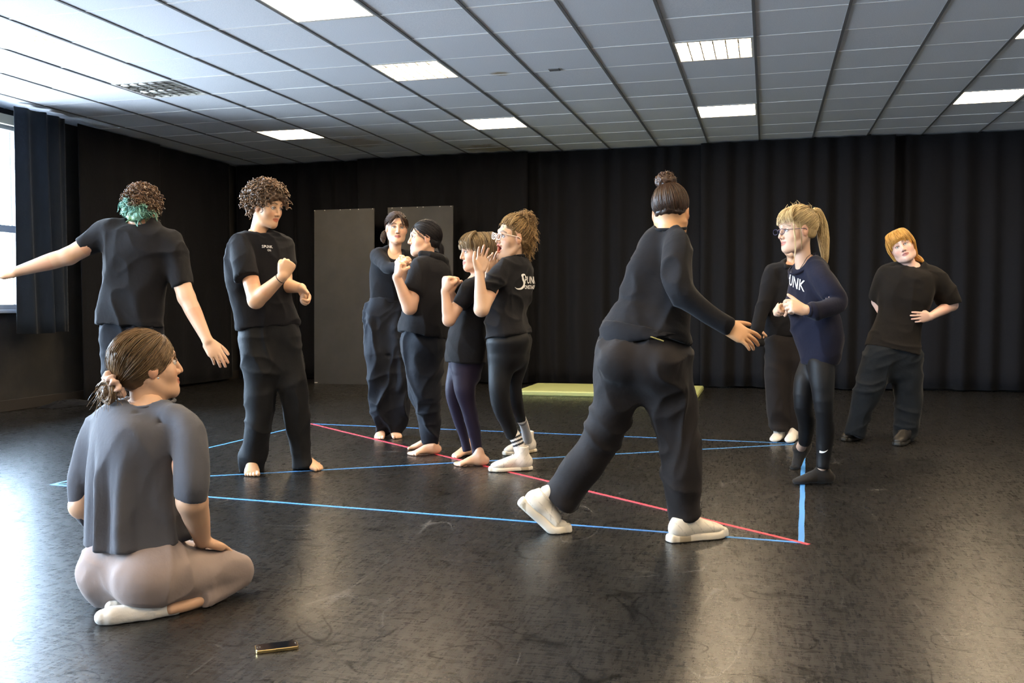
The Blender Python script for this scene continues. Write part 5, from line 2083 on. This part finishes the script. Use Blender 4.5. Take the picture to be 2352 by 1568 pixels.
# ---- 7: person with curly bun, pale glasses and open mouth
def glasses_person():
    p = P(DEP(FL(1175, 1080)), -128, -108)
    H = HeadFrame(p.at(1176, 546, -.03), -60, 4, 6, .98)
    N = p.at(1184, 592, 0)
    skin = (.64, .40, .26)
    head = head_piece(H, N - UZ * .05, .046, skin, brow=(.12, .07, .04), mouth=.026, cheek=.7)
    SL, SR = p.at(1146, 628, -.14), p.at(1205, 622, .15)
    EL, WL = p.at(1106, 710, -.24), p.at(1101, 625, -.26)
    ER, WR = p.at(1160, 694, .21), p.at(1124, 634, -.04)
    hL, _ = hand_ops(WL, p.at(1110, 590, -.26) - WL, -F_ * .9 + R_ * .2, False, [(12, 22, 14), (4, 14, 10), (6, 18, 12), (18, 28, 18)], .95, 9, thumb='up')
    hR, _ = hand_ops(WR, p.at(1131, 598, -.06) - WR, -F_ * .8 + R_ * .4, True, [(8, 14, 10), (4, 10, 8), (6, 12, 10), (10, 16, 12)], .93, 8)
    aL = arm_piece(SL, EL, WL, hL, skin, (.045, .043, .038, .025))
    aR = arm_piece(SR, ER, WR, hR, skin, (.042, .040, .036, .025))
    f1 = FootFrame(FL(1192, 1080), FL(1122, 1083) - FL(1192, 1080), False, .98)
    f2 = FootFrame(FL(1207, 1040), FL(1160, 1046) - FL(1207, 1040), True, .98)
    tr = p.torso([(1166, 1204, 592), (1152, 1222, 612), (1144, 1224, 640), (1134, 1220, 672), (1122, 1208, 712), (1117, 1212, 742), (1117, 1219, 770)], .66)
    l1 = p.limb([(1166, 780, 46, -.04), (1157, 820, 38, -.05), (1149, 860, 28, -.07), (1147, 895, 24, -.08), (1153, 935, 22, -.06), (1168, 975, 17, -.02), (1178, 1003, 15, 0)])
    l2 = p.limb([(1180, 785, 40, .07), (1186, 830, 28, .08), (1180, 880, 19, .08), (1184, 920, 17, .10), (1193, 950, 13, .14), (1197, 968, 12.5, .15)])
    body, base = assemble('person with curly bun, pale glasses and wide open mouth', FL(1190, 1065), [head, aL, aR], [(shrink(tr, .78), 'u', .02)] + leg_core(l1, l2))
    eyes(H, (.06, .045, .03), body, base, (0, 0), 1.3)
    pale = new_mat('pale_pink_acetate', (.80, .66, .58), .25)
    specs_obj(H, body, base, pale, .0028, (.025, .019), .012)
    ops = [(tr, 'u', 0),
           (p.limb([(1172, 606, 16, -.07), (1148, 626, 24, -.14), (1132, 650, 22, -.18), (1121, 673, 21, -.21)], n=2.2), 'u', .035),
           (Tube([p.at(1196, 606, .06), SR, SR * .5 + ER * .5], [.045, .062, .06], flat1=True), 'u', .045), neck_cut(N, -120, .038, .006, (.060, .058, .066))]
    tee = garment('t_shirt', ops, .0072, M['tee_black'], body, base, [(.012, (8, 4, 8), 191, 2.5), (.013, (4, 12, 4), 195, 3)])
    collar(H, N + UZ * .004, .056, UZ * .95 + face_dir(-120) * .2, M['tee_black'], body, base, .006)
    pel = p.torso([(1128, 1206, 760), (1120, 1219, 784), (1126, 1212, 812)], .70, yaws=[-108] * 3, flat1=False)
    garment('leggings', [(pel, 'u', 0), (l1, 'u', .03), (l2, 'u', .03)], .007, M['leggings'], body, base, [(.002, (6, 10, 6), 93, 2)])
    # striped socks and high trainers
    for f, rs, (uu, vv, dz) in ((f1, .041, (1176, 994, 0)), (f2, .033, (1197, 962, .15))):
        top = p.at(uu, vv, dz)
        V, Fq = mesh_field([(Tube([f(-.02, 0, .08), (f(-.02, 0, .14) + top) / 2, top], [.035, rs * .9, rs], flat1=True, m=3), 'u', 0)], .004)
        ax = unit(top - f(-.02, 0, .08))
        t = (V - top) @ ax
        C = np.tile((.76, .72, .68), (len(V), 1))
        for a in (-.030, -.054, -.078):
            C[np.abs(t - a) < .0065] = (.01, .01, .012)
        quick_mesh('sock', V, Fq, M['shoe'], body, C, base)['label'] = 'white sock with black stripes'
        sneaker(f, body, base, .155, (.80, .74, .66), (.76, .68, .56), 'high_trainer')
    # hair: curly, gathered high at the back, with a trailing tail
    G = H(-.075, 0, .115)
    cap = cap_ops(H, .002, hairline=.050, back=-.06, extra=[H.ell(-.09, 0, .10, .055, .060, .050), H.ell(-.125, 0, .03, .040, .050, .075)])
    sets = [pulled(H, 800, 95, G, r=.0016, g=.010, jit=.007),
            curls(H, 460, (0, 1), (0, 1), .045, .0075, 2.2, 96, .6, .35, 0, .0015, 13, H(-.075, 0, .122), (.055, .055, .045)),
            curls(H, 420, (0, 1), (0, 1), .048, .0075, 2.3, 97, .5, .7, 0, .0015, 13, H(-.112, 0, .050), (.036, .046, .070)),
            curls(H, 260, (0, 1), (0, 1), .045, .007, 2.3, 98, .4, .9, 0, .0014, 13, H(-.112, 0, -.030), (.026, .036, .040)),
            curls(H, 150, (-1.4, 1.4), (.75, 1.15), .020, .004, 1.4, 99, .3, .3, .009, .0012)]
    hair_obj('hair', cap, sets, (.10, .055, .022), (.46, .29, .12), body, base, 94, .0045, .006, nscale=(80, 80, 80))
    # white print on the back
    bd = -face_dir(-128)
    c0 = p.at(1208, 648, -.10)
    rt = unit(np.cross(UZ, bd))
    V2, F2 = [], []
    K = catmull(np.array([(.026, .036, .003), (.004, .047, .009), (-.012, .040, .014), (-.004, .022, .017), (.010, .004, .018), (.008, -.020, .017), (-.018, -.038, .012), (-.050, -.040, .006), (-.072, -.030, .001)]), 5)
    for i in range(len(K)):
        t = unit(K[min(i + 1, len(K) - 1), :2] - K[max(i - 1, 0), :2])
        nn = np.array([-t[1], t[0]]) * K[i, 2] * .5
        V2 += [tuple(K[i, :2] - nn), tuple(K[i, :2] + nn)]
        if i:
            F2.append((2 * i - 2, 2 * i, 2 * i + 1, 2 * i - 1))
    for tx, sz, ox, oy in (('PUNK', .062, .016, -.006), ('ONSTAGE', .032, .014, -.040)):
        v, f = text_mesh(tx, sz)
        n0 = len(V2)
        V2 += [(x * .8 + ox, y + oy) for x, y in v]
        F2 += [tuple(i + n0 for i in q) for q in f]
    decal('back_print', V2, F2, lambda x, y: c0 + rt * x + UZ * y, tee, -bd, M['ink'], tee, base, .005)


# ---- 8: person striding away, hair in a top bun
def bun_person():
    gR = FL(1578, 1240)
    p = P(DEP(gR), 163, 152)
    H = HeadFrame(p.at(1541, 491, .03), 160, -14, 2, .95)
    N = p.at(1540, 528, .0)
    skin = TAN
    head = head_piece(H, N - UZ * .05, .055, skin, .0045)
    SR, SL = p.at(1556, 572, -.10), p.at(1490, 576, .10)
    ER, WR = p.at(1568, 676, -.20), p.at(1668, 747, -.20)
    EL, WL = p.at(1470, 690, .30), p.at(1510, 740, .45)
    hR, _ = hand_ops(WR, p.at(1712, 772, -.20) - WR, F_ * .75 - U_ * .5, True, [(0, 16, 12), (10, 18, 12), (12, 20, 14), (2, 18, 14)], 1.0, 7)
    aR = arm_piece(SR, ER, WR, hR, skin, (.042, .040, .036, .028))
    hL, _ = hand_ops(WL, F_, -UZ, False, 'relax', 1.0, 4)
    aL = arm_piece(SL, EL, WL, hL, skin, (.042, .040, .036, .028), .45, .006)
    tr = p.torso([(1508, 1572, 530, .0), (1478, 1584, 554, 0), (1452, 1588, 600, 0), (1436, 1592, 655, .0), (1424, 1588, 710, -.01), (1404, 1584, 742, -.02, .70), (1388, 1586, 768, -.02, .78)], .62, n=2.3)
    lR = p.limb([(1512, 815, 74, -.04), (1528, 870, 64, -.02), (1545, 935, 57, .0), (1558, 1000, 49, .0), (1563, 1070, 45, .0), (1568, 1140, 38, .0), (1576, 1192, 30, .0)])
    lL = p.limb([(1432, 815, 66, .0), (1424, 880, 58, .02), (1408, 945, 52, .05), (1377, 1010, 49, .08), (1336, 1078, 47, .12), (1305, 1122, 48, .16), (1286, 1149, 48, .18)])
    body, base = assemble('person with a top bun striding away in black sweater and wide trousers', FL(1440, 1235), [head, aR, aL], [(shrink(tr, .8), 'u', .02)] + leg_core(lR, lL))
    ops = [(tr, 'u', 0),
           (p.limb([(1548, 545, 26, -.05), (1556, 575, 36, -.12), (1558, 625, 38, -.17), (1566, 668, 36, -.20), (1616, 712, 27, -.21), (1660, 742, 21, -.205), (1674, 750, 19, -.20)], n=2.1), 'u', .03),
           (Tube([p.at(1505, 550, .05), SL, SL * .5 + EL * .5, EL, EL * .2 + WL * .8], [.055, .062, .060, .056, .045], flat1=True), 'u', .05), neck_cut(N, 163, .045, -.006, (.070, .070, .068))]
    garment('sweater', ops, .0075, M['tee_black'], body, base, [(.016, (6, 2.6, 6), 101, 2.5), (.011, (4, 9, 4), 102, 3)], 2)
    collar(H, N + UZ * .006 + FH * .004, .066, UZ * .97 - face_dir(163) * .12, M['tee_black'], body, base, .007)
    garment('hem_band', [(p.torso([(1388, 1590, 755, -.02), (1380, 1593, 768, -.02), (1384, 1591, 776, -.02)], .80, flat0=True), 'u', 0)], .006, M['tee_black'], body, base, [(.005, (5, 12, 5), 103, 2)])
    pel = p.torso([(1404, 1574, 770, .02), (1380, 1582, 810, .0), (1382, 1582, 850, .0)], .70, flat1=False, n=2.2)
    butt = [(Ell(p.at(1430, 832, -.09), np.eye(3), (.100, .100, .105)), 'u', .06), (Ell(p.at(1516, 838, -.11), np.eye(3), (.110, .110, .110)), 'u', .06)]
    tro = garment('wide_trousers', [(pel, 'u', 0)] + butt + [(lR, 'u', .04), (lL, 'u', .04)], .0078, M['pants_brown'], body, base, [(.018, (8, 2.4, 8), 104, 2.5), (.016, (4, 9, 4), 105, 3)], 2)
    # pale pocket zip
    a, b = p.at(1494, 773, -.26), p.at(1524, 783, -.24)
    V, Fq, _, _ = strands(np.linspace(a, b, 6)[None], .0028, 6, 0)
    quick_mesh('pocket_zip', V, Fq, new_mat('pale_zip', (.45, .42, .16), .4), tro, None, base)
    fR = FootFrame(gR, FL(1640, 1232) - FL(1545, 1243), True, 1.02)
    sneaker(fR, body, base, .10, (.74, .68, .58), (.68, .62, .52), 'trainer', .040)
    gL = FL(1262, 1226)
    fL = FootFrame(gL, FL(1306, 1224) - FL(1210, 1224), False, 1.0, 42)
    toe = FL(1300, 1222)
    fL.o = fL.o + (toe - fL(.175, 0, 0)) * np.array([1, 1, 0])
    sneaker(fL, body, base, .11, (.74, .68, .58), (.68, .62, .52), 'trainer', .040)
    top = p.at(1290, 1140, .18)
    V, Fq = mesh_field([(Tube([fL(-.02, 0, .07), fL(-.02, 0, .12), top], [.034, .036, .04], m=3), 'u', 0)], .005)
    quick_mesh('sock', V, Fq, M['sock_white'], body, None, base)
    # hair and top bun
    B0 = p.at(1529, 417, .02)
    cap = cap_ops(H, .001, hairline=.060, back=-.030, nape=.74)
    sets = [pulled(H, 400, 115, B0, r=.0015, g=.0065, jit=.002, th_edge=1.62, pw=1.3), pulled(H, 1500, 111, B0, r=.0015, g=.006, jit=.002, th_edge=1.62)]
    hair_obj('hair', cap, sets, (.012, .007, .005), (.070, .036, .020), body, base, 112, .004, .003)
    rg = np.random.default_rng(6)
    pp = []
    for i in range(190):
        a0, r0 = rg.random() * 6.28, rg.uniform(.015, .046)
        t = np.linspace(0, rg.uniform(1.5, 4), 12)
        pp.append(np.array([B0 + r0 * (RH * math.cos(a0 + x) + FH * math.sin(a0 + x)) + UZ * (math.sqrt(max(0, .047 ** 2 - r0 ** 2)) * rg.uniform(-.7, 1) * 1 + .003 * math.sin(5 * x)) for x in t]))
    fz, fr = curls(H, 70, (0, 1), (0, 1), .016, .003, 1.2, 113, .6, 0, 0, .0009, 10, B0, (.047, .047, .045))
    hair_obj('top_bun', [(Ell(B0, np.eye(3), (.045, .045, .040)), 'u', 0)], [(np.array(pp), .0024), (fz, fr)], (.016, .008, .005), (.13, .062, .030), body, base, 114, .004, .006)


# ---- 9: blonde person with a ponytail in a navy sweatshirt
def blonde_person():
    g1 = FL(1887, 1112)
    p = P(DEP(g1), -64, -75)
    H = HeadFrame(p.at(1829, 530, -.04), -74, -3, 0, 1.0)
    N = p.at(1850, 600, 0)
    skin = (.68, .44, .31)
    head = head_piece(H, N - UZ * .05, .046, skin, brow=(.25, .16, .08), smile=.9, cheek=.6)
    SL, SR = p.at(1882, 628, -.15), p.at(1836, 630, .16)
    EL, WL = p.at(1919, 700, -.22), p.at(1851, 712, -.30)
    ER, WR = p.at(1850, 690, .18), p.at(1808, 703, -.02)
    hL, _ = hand_ops(WL, p.at(1824, 703, -.31) - WL, -UZ * .5 + F_ * .8, False, [(30, 60, 35), (50, 75, 45), (56, 80, 45), (60, 84, 45)], .95, 4, thumb='out')
    hR, _ = hand_ops(WR, p.at(1784, 708, -.06) - WR, -UZ * .7 - F_ * .5, True, 'half', .95, 4)
    aL = arm_piece(SL, EL, WL, hL, skin, (.036, .033, .031, .025))
    aR = arm_piece(SR, ER, WR, hR, skin, (.036, .033, .031, .025))
    f1 = FootFrame(FL(1886, 1110), FL(1812, 1112) - FL(1886, 1110), False, .98)
    gt = FL(1818, 1078)
    f2 = FootFrame(gt, FL(1812, 1078) - FL(1850, 1076), True, .95, 58)
    f2.o = f2.o + (gt - f2(.165, 0, 0)) * np.array([1, 1, 0])
    ank1 = quad_arrays([(Tube([f1(-.01, 0, .07), p.at(1888, 1068, 0)], [.029, .028], m=2), 'u', 0)], .005, skin)
    a2 = p.at(1848, 1008, .23)
    ank2 = quad_arrays([(Tube([f2(-.01, 0, .06), a2], [.030, .029], m=2), 'u', 0)], .005, skin)
    tr = p.torso([(1838, 1872, 592), (1824, 1892, 614), (1818, 1900, 650), (1817, 1904, 690), (1822, 1916, 730), (1832, 1928, 775), (1843, 1924, 815), (1847, 1918, 838)], .70, n=2.3)
    l1 = p.limb([(1886, 838, 30, -.05), (1888, 870, 28, -.07), (1891, 920, 23, -.08), (1894, 960, 20, -.06), (1896, 995, 21, -.02), (1892, 1040, 17, 0), (1889, 1076, 14, 0)])
    l2 = p.limb([(1862, 840, 26, .08), (1848, 880, 25, .06), (1845, 930, 21, .06), (1852, 970, 19, .12), (1850, 1000, 16, .2), (1848, 1017, 14, .24)])
    body, base = assemble('blonde person with ponytail and glasses in navy sweatshirt', FL(1868, 1098), [head, aL, aR, ank1, ank2], [(shrink(tr, .72), 'u', .02)] + leg_core(l1, l2))
    eyes(H, (.10, .14, .18), body, base)
    specs_obj(H, body, base, new_mat('dark_blue_metal', (.03, .03, .08), .3), .0017, (.024, .015))
    ops = [(tr, 'u', 0),
           (p.limb([(1868, 608, 18, -.07), (1882, 630, 26, -.14), (1904, 662, 29, -.18), (1922, 694, 24, -.20), (1900, 708, 22, -.25), (1870, 714, 20, -.28), (1857, 713, 16, -.295)], n=2.1, m=5), 'u', .03),
           (Tube([p.at(1846, 612, .06), SR, SR * .5 + ER * .5, ER, ER * .1 + WR * .9], [.045, .066, .066, .06, .045], flat1=True), 'u', .04), neck_cut(N + face_dir(-64) * .02, -64, .020, .015, (.082, .070, .070))]
    tee = garment('sweatshirt', ops, .0075, M['tee_navy'], body, base, [(.010, (8, 4, 8), 121, 2), (.008, (5, 11, 5), 122, 2)], 2)
    collar(H, N + face_dir(-64) * .035 - UZ * .03, .072, UZ * .80 + face_dir(-64) * .55, M['tee_navy'], body, base, .006)
    garment('cuff', [(p.limb([(1872, 714, 18, -.28), (1853, 712, 15, -.30)], flat0=True), 'u', 0)], .005, M['tee_navy'], body, base)
    pel = p.torso([(1862, 1904, 824), (1858, 1908, 838), (1860, 1906, 854)], .66, yaws=[-75] * 3, flat1=False)
    legg = garment('leggings', [(pel, 'u', 0), (l1, 'u', .03), (l2, 'u', .03)], .007, M['leggings'], body, base, [(.0025, (6, 14, 6), 123, 2)])
    for f, top in ((f1, f1(-.012, 0, .092)), (f2, f2(-.012, 0, .095))):
        V, Fq = mesh_field(sock_ops(f, top, .036), .0055)
        quick_mesh('sock', V, Fq, M['sock_black'], body, None, base)['label'] = 'short black ankle sock'
    # ponytail and fringe
    G = H(-.095, 0, .085)
    cap = cap_ops(H, .003, hairline=.052, back=-.045)
    tail = bundle([G, H(-.135, 0, .105), H(-.165, 0, .03), H(-.175, 0, -.06), H(-.180, 0, -.16), H(-.185, 0, -.20)], [.010, .026, .034, .032, .020, .004], 420, 20, 131, .0021, .5, .25)
    fr = []
    for i in range(20):
        a = -1.1 + 2.2 * i / 19
        fr.append(bundle([H(.02, .03 * a, .134), H(.078 - .02 * abs(a), .05 * a, .112), H(.106 - .03 * abs(a) ** 1.5, .062 * a, .072), H(.110 - .035 * abs(a) ** 1.5, .067 * a, .034)], [.005, .007, .007, .004], 14, 10, 140 + i, .0014, .3))
    w1 = bundle([H(.060, .060, .09), H(.066, .078, .03), H(.060, .080, -.05), H(.062, .076, -.14), H(.080, .070, -.18)], [.002, .003, .004, .003, .002], 9, 14, 171, .0011, .5)
    w2 = bundle([H(.030, .070, .09), H(.026, .084, .02), H(.020, .082, -.06), H(.022, .078, -.11)], [.002, .003, .004, .002], 9, 14, 172, .0011, .5)
    fly, flr = curls(H, 36, (-math.pi, math.pi), (0, .9), .05, .006, .6, 173, .4, .2, .016, .0009)
    hair_obj('hair', cap, [pulled(H, 1000, 130, G, r=.0016, g=.010, jit=.004), pulled(H, 350, 133, G, r=.0016, g=.0105, jit=.004, pw=1.3), tail, w1, w2, (fly, flr)] + fr, (.30, .20, .085), (.78, .60, .32), body, base, 132, .0045, .002)
    cord = catmull(np.array([p.at(1862, 584, -.06), p.at(1853, 592, -.10), p.at(1846, 604, -.12), p.at(1838, 616, -.13)]), 4)
    V, Fq, _, _ = strands(cord[None], .0016, 5, 0)
    quick_mesh('necklace_cord', V, Fq, M['band'], body, None, base)
    # white chest letters and a small white tick on the shin
    fd = face_dir(-64)
    lt = np.cross(UZ, fd)
    V2, F2 = text_mesh('SPUNK', .085)
    c0 = p.at(1838, 668, -.10)
    decal('chest_print', [(x * .8 - .20, y) for x, y in V2], F2, lambda x, y: c0 + lt * x + UZ * (y - x * .30), tee, -fd, M['ink'], tee, base, .005)
    V2, F2 = [], []
    for i in range(9):
        t = i / 8
        x, y, w = -.020 + .042 * t, -.004 + .030 * (t - .28) ** 2, .0062 * (1 - t) ** .8 + .0006
        V2 += [(x, y - w), (x, y + w)]
        if i:
            F2.append((2 * i - 2, 2 * i, 2 * i + 1, 2 * i - 1))
    q = p.at(1893, 1037, -.05)
    decal('tick_print', V2, F2, lambda x, y: q + R_ * x + UZ * y, legg, F_, M['ink'], legg, base, .003)


# ---- 10: person in a black hoodie standing behind the blonde one
def hidden_person():
    g1, g2 = FL(1789, 1010), FL(1822, 1012)
    p = P(DEP(FL(1805, 1011)), -15, -15)
    H = HeadFrame(p.at(1822, 553, 0), -25, -4, 0, .97)
    N = p.at(1822, 604, 0)
    skin = (.60, .36, .22)
    head = head_piece(H, N - UZ * .05, .047, skin, .0045, brow=(.04, .02, .015))
    SR, SL = p.at(1775, 628, 0), p.at(1868, 628, 0)
    ER, WR = p.at(1757, 690, -.05), p.at(1741, 752, -.10)
    EL, WL = p.at(1880, 700, 0), p.at(1884, 770, -.05)
    hR, _ = hand_ops(WR, p.at(1741, 790, -.12) - WR, FH * .4 + RH, True, 'fist', .85, 3)
    hL, _ = hand_ops(WL, -UZ, -RH, False, 'relax', .93, 3)
    aR = arm_piece(SR, ER, WR, hR, skin, (.036, .034, .031, .024), .5, .005)
    aL = arm_piece(SL, EL, WL, hL, skin, (.036, .034, .031, .024), .5, .006)
    tr = p.torso([(1800, 1848, 606), (1776, 1868, 622), (1766, 1876, 655), (1758, 1880, 705), (1754, 1880, 745), (1760, 1876, 772)], .62)
    l1 = p.limb([(1788, 790, 31), (1787, 850, 31), (1787, 900, 27), (1789, 950, 25), (1790, 988, 20)])
    l2 = p.limb([(1838, 790, 31), (1836, 850, 29), (1833, 900, 26), (1829, 950, 22), (1827, 989, 17)])
    body, base = assemble('person in black hoodie mostly hidden behind the blonde one', (g1 + g2) / 2, [head, aR, aL], [(shrink(tr, .75), 'u', .02)] + leg_core(l1, l2))
    eyes(H, (.04, .025, .02), body, base)
    ops = [(tr, 'u', 0), (Tube([p.at(1800, 620, 0), SR, SR * .5 + ER * .5, ER, p.at(1740, 750, -.10), p.at(1739, 794, -.11)], [.05, .066, .062, .056, .052, .050], flat1=True), 'u', .03),
           (Tube([p.at(1845, 620, 0), SL, EL, p.at(1884, 760, -.04)], [.05, .066, .056, .048], flat1=True), 'u', .03), neck_cut(N, -15, .030, .02)]
    garment('hoodie', ops, .009, M['tee_black'], body, base, [(.010, (7, 4, 7), 151, 2), (.008, (5, 10, 5), 152, 2)])
    hood = [(Tube([p.at(1806, 614, -.07), p.at(1798, 606, .02), p.at(1822, 598, .09), p.at(1848, 606, .02), p.at(1838, 614, -.07)], [.018, .026, .036, .026, .018], m=4), 'u', 0)]
    garment('hood', hood, .008, M['tee_black'], body, base)
    pel = p.torso([(1768, 1866, 772), (1764, 1866, 795), (1772, 1856, 835)], .60, flat1=False)
    garment('cargo_trousers', [(pel, 'u', 0), (l1, 'u', .03), (l2, 'u', .03)], .009, M['pants_brown'], body, base, [(.012, (8, 5, 8), 153, 2), (.010, (5, 11, 5), 154, 2)])
    for f in (FootFrame(g1, FL(1772, 1019) - g1, True, .92), FootFrame(g2, FL(1806, 1021) - g2, False, .92)):
        V, Fq = mesh_field(sock_ops(f, f(-.012, 0, .15), .038), .006)
        quick_mesh('sock', V, Fq, M['sock_white'], body, None, base)
    cap = cap_ops(H, .009, hairline=.055, back=-.1)
    hair_obj('hair', cap, [pulled(H, 200, 155, H(-.1, 0, -.02), r=.003)], (.02, .012, .008), (.09, .05, .03), body, base, 156, .006, .003)


# ---- 11: red-haired person, hand on hip
def red_haired():
    gL, gR = FL(1968, 1008), FL(2076, 1017)
    p = P(DEP(FL(2020, 1013)), -14, -10)
    H = HeadFrame(p.at(2072, 569, -.02), -24, 6, -24, .98)
    N = p.at(2092, 612, 0)
    skin = (.74, .49, .40)
    head = head_piece(H, N - UZ * .05, .052, skin, brow=(.30, .17, .08), lip=(.45, .17, .15), jaw=1.08, cheek=.8)
    SL, SR = p.at(2138, 636, 0), p.at(2036, 632, .03)
    EL, WL = p.at(2186, 700, .06), p.at(2136, 727, -.10)
    ER, WR = p.at(2016, 692, .16), p.at(2030, 728, .08)
    hL, _ = hand_ops(WL, p.at(2108, 728, -.14) - WL, F_ * .9 + R_ * -.1, False, [(6, 16, 10), (6, 18, 12), (8, 20, 12), (12, 22, 14)], .95, 5)
    aL = arm_piece(SL, EL, WL, hL, skin, (.046, .043, .039, .027))
    hR, _ = hand_ops(WR, p.at(2050, 735, .1) - WR, F_ * -.9, True, 'relax', .95, 5)
    aR = arm_piece(SR, ER, WR, hR, skin, (.044, .042, .038, .027), .45, .005)
    tr = p.torso([(2062, 2122, 614), (2036, 2142, 628), (2024, 2142, 655), (2018, 2136, 685), (2019, 2122, 715), (2012, 2114, 745), (1998, 2113, 780), (1988, 2112, 805)], .72, n=2.3)
    l1 = p.limb([(2026, 815, 40, 0), (2008, 860, 37, 0), (1993, 900, 31, -.02), (1978, 945, 26, 0), (1966, 985, 22, .0), (1962, 1000, 21, .0)])
    l2 = p.limb([(2078, 815, 40, .02), (2083, 870, 34, .02), (2085, 920, 30, .02), (2082, 965, 27, .02), (2077, 1005, 23, .0), (2076, 1012, 22, .0)])
    body, base = assemble('red-haired person with tilted head and one hand on the hip', (gL + gR) / 2, [head, aL, aR], [(shrink(tr, .75), 'u', .02)] + leg_core(l1, l2))
    eyes(H, (.10, .13, .15), body, base)
    ops = [(tr, 'u', 0),
           (p.limb([(2118, 622, 20, .0), (2140, 638, 28, .0), (2163, 665, 28, .03), (2178, 688, 26, .05), (2182, 700, 25, .05)], n=2.1), 'u', .035),
           (p.limb([(2056, 622, 20, .02), (2036, 636, 24, .04), (2024, 664, 22, .10), (2018, 686, 20, .15)], n=2.1), 'u', .035), neck_cut(N, -14, .035, .012, (.076, .082, .064))]
    garment('t_shirt', ops, .0078, M['tee_brownblack'], body, base, [(.010, (8, 3, 8), 161, 2), (.008, (5, 9, 5), 162, 2)], 2)
    collar(H, N + UZ * -.004 + face_dir(-14) * .012, .076, UZ * .92 + face_dir(-14) * .30, M['tee_brownblack'], body, base, .006)
    pel = p.torso([(2004, 2102, 802), (1998, 2106, 818), (2006, 2104, 850)], .60, flat1=False)
    garment('jeans', [(pel, 'u', 0), (l1, 'u', .03), (l2, 'u', .03)], .0085, M['jeans'], body, base, [(.009, (7, 6, 7), 163, 2), (.012, (4, 15, 4), 164, 2)])
    for f in (FootFrame(gL, FL(1925, 1016) - gL, True, 1.0), FootFrame(gR, FL(2050, 1030) - gR, False, 1.0)):
        sneaker(f, body, base, .085, (.018, .015, .012), (.02, .018, .015), 'black_shoe', .028, False)
    # copper bob with side fringe, short tail at the nape
    cap = [(H.ell(-.016, 0, .040, .110, .090, .098), 'u', 0), (H.ell(-.05, 0, -.03, .066, .084, .075), 'u', .03), (H.ell(.055, 0, .070, .050, .066, .042), 'u', .03),
           (H.ell(.125, 0, -.045, .085, .075, .088), 's', .008), (H.ell(.058, 0, -.115, .062, .12, .090), 's', .01)]
    fr = []
    for i in range(24):
        a = -1.2 + 2.4 * i / 23
        fr.append(bundle([H(.02, .02 * a + .01, .138), H(.075 - .02 * abs(a), .055 * a, .118), H(.108 - .03 * abs(a) ** 1.5, .072 * a, .068), H(.099 - .03 * abs(a) ** 1.5, .078 * a + .004, .050 - .075 * max(0, abs(a) - .35))], [.006, .008, .008, .005], 18, 10, 180 + i, .0018, .3))
    for s in (-1, 1):
        for i in range(10):
            x = .035 - .012 * i
            fr.append(bundle([H(x, s * .03, .134), H(x - .01, s * .082, .085), H(x - .012, s * .094, .01), H(x - .026, s * .074, -.065 - .004 * i)], [.006, .010, .011, .006], 18, 10, 210 + i + 30 * s, .0019, .3))
    tail = bundle([H(-.09, .03, -.04), H(-.10, .06, -.09), H(-.07, .085, -.13), H(-.05, .095, -.16)], [.022, .026, .018, .004], 130, 12, 240, .0022)
    hair_obj('hair', cap, fr + [tail], (.42, .18, .030), (.90, .53, .14), body, base, 241, .0045, .002)


M['tee_brownblack'] = cloth_mat('brown_black_cotton', (.0095, .0077, .0066), .9, .04, 700, .2, .2)
M['jeans'] = cloth_mat('dark_denim', (.0070, .0105, .0155), .85, .08, 700, .25, .25)


# ------------------------------------------------------------------ phone on the floor
def phone():
    a, b = FL(588, 1503), FL(687, 1491)
    d = unit(b - a)
    n = np.cross(UZ, d)
    L, Wd, T, r = float(np.linalg.norm(b - a)), .058, .0105, .010
    root = empty('smartphone', a)
    tag(root, 'gold-edged smartphone lying face up on the floor by the kneeling person', 'phone')
    m0 = a * 0

    def slab(name, inset, z0, z1, mat, parent, bev=.0015, rr=r):
        V, Fc = [], []
        N = 6
        out = []
        for (cx, cy, s) in ((L - rr, Wd - rr, 0), (rr, Wd - rr, 1), (rr, rr, 2), (L - rr, rr, 3)):
            for i in range(N + 1):
                t = math.pi / 2 * (s + i / N)
                out.append((cx, cy, math.cos(t), math.sin(t)))
        rings = ((z0, -bev), (z0 + bev, 0), (z1 - bev, 0), (z1, -bev))
        for (z, o) in rings:
            for (cx, cy, c, s) in out:
                q = d * (cx + (rr - inset + o) * c) + n * (cy + (rr - inset + o) * s) + UZ * z
                V.append(tuple(q))
        k = len(out)
        for j in range(3):
            for i in range(k):
                Fc.append((j * k + i, j * k + (i + 1) % k, (j + 1) * k + (i + 1) % k, (j + 1) * k + i))
        Fc.append(tuple(range(k))[::-1])
        Fc.append(tuple(range(3 * k, 4 * k)))
        return mesh_obj(name, V, Fc, mat, parent)
    slab('body', 0, 0, T, new_mat('brass_rim', (.85, .60, .25), .25, 1.0), root)
    sc_ = slab('screen', .0022, T - .001, T + .0006, new_mat('dark_screen_glass', (.006, .007, .009), .06), root, .0004)
    ring = []
    for t in np.linspace(0, 2 * math.pi, 20):
        ring.append(d * (.010 + .0048 * math.cos(t)) + n * (Wd / 2 + .0048 * math.sin(t)) + UZ * (T + .0007))
    V, Fq, _, _ = strands(np.array(ring)[None], .0004, 5, 0)
    quick_mesh('home_button', V, Fq, new_mat('button_ring', (.3, .25, .18), .3, .8), root)
    sp = np.linspace(d * (L - .008) + n * (Wd / 2 - .005) + UZ * (T + .0007), d * (L - .008) + n * (Wd / 2 + .005) + UZ * (T + .0007), 4)
    V, Fq, _, _ = strands(sp[None], .0006, 5, 0)
    quick_mesh('speaker_slot', V, Fq, M['white_metal'], root)


phone()


curly_person()
green_person()
kneeling_person()
back_of_group()
black_haired()
fringe_person()
glasses_person()
bun_person()
blonde_person()
hidden_person()
red_haired()
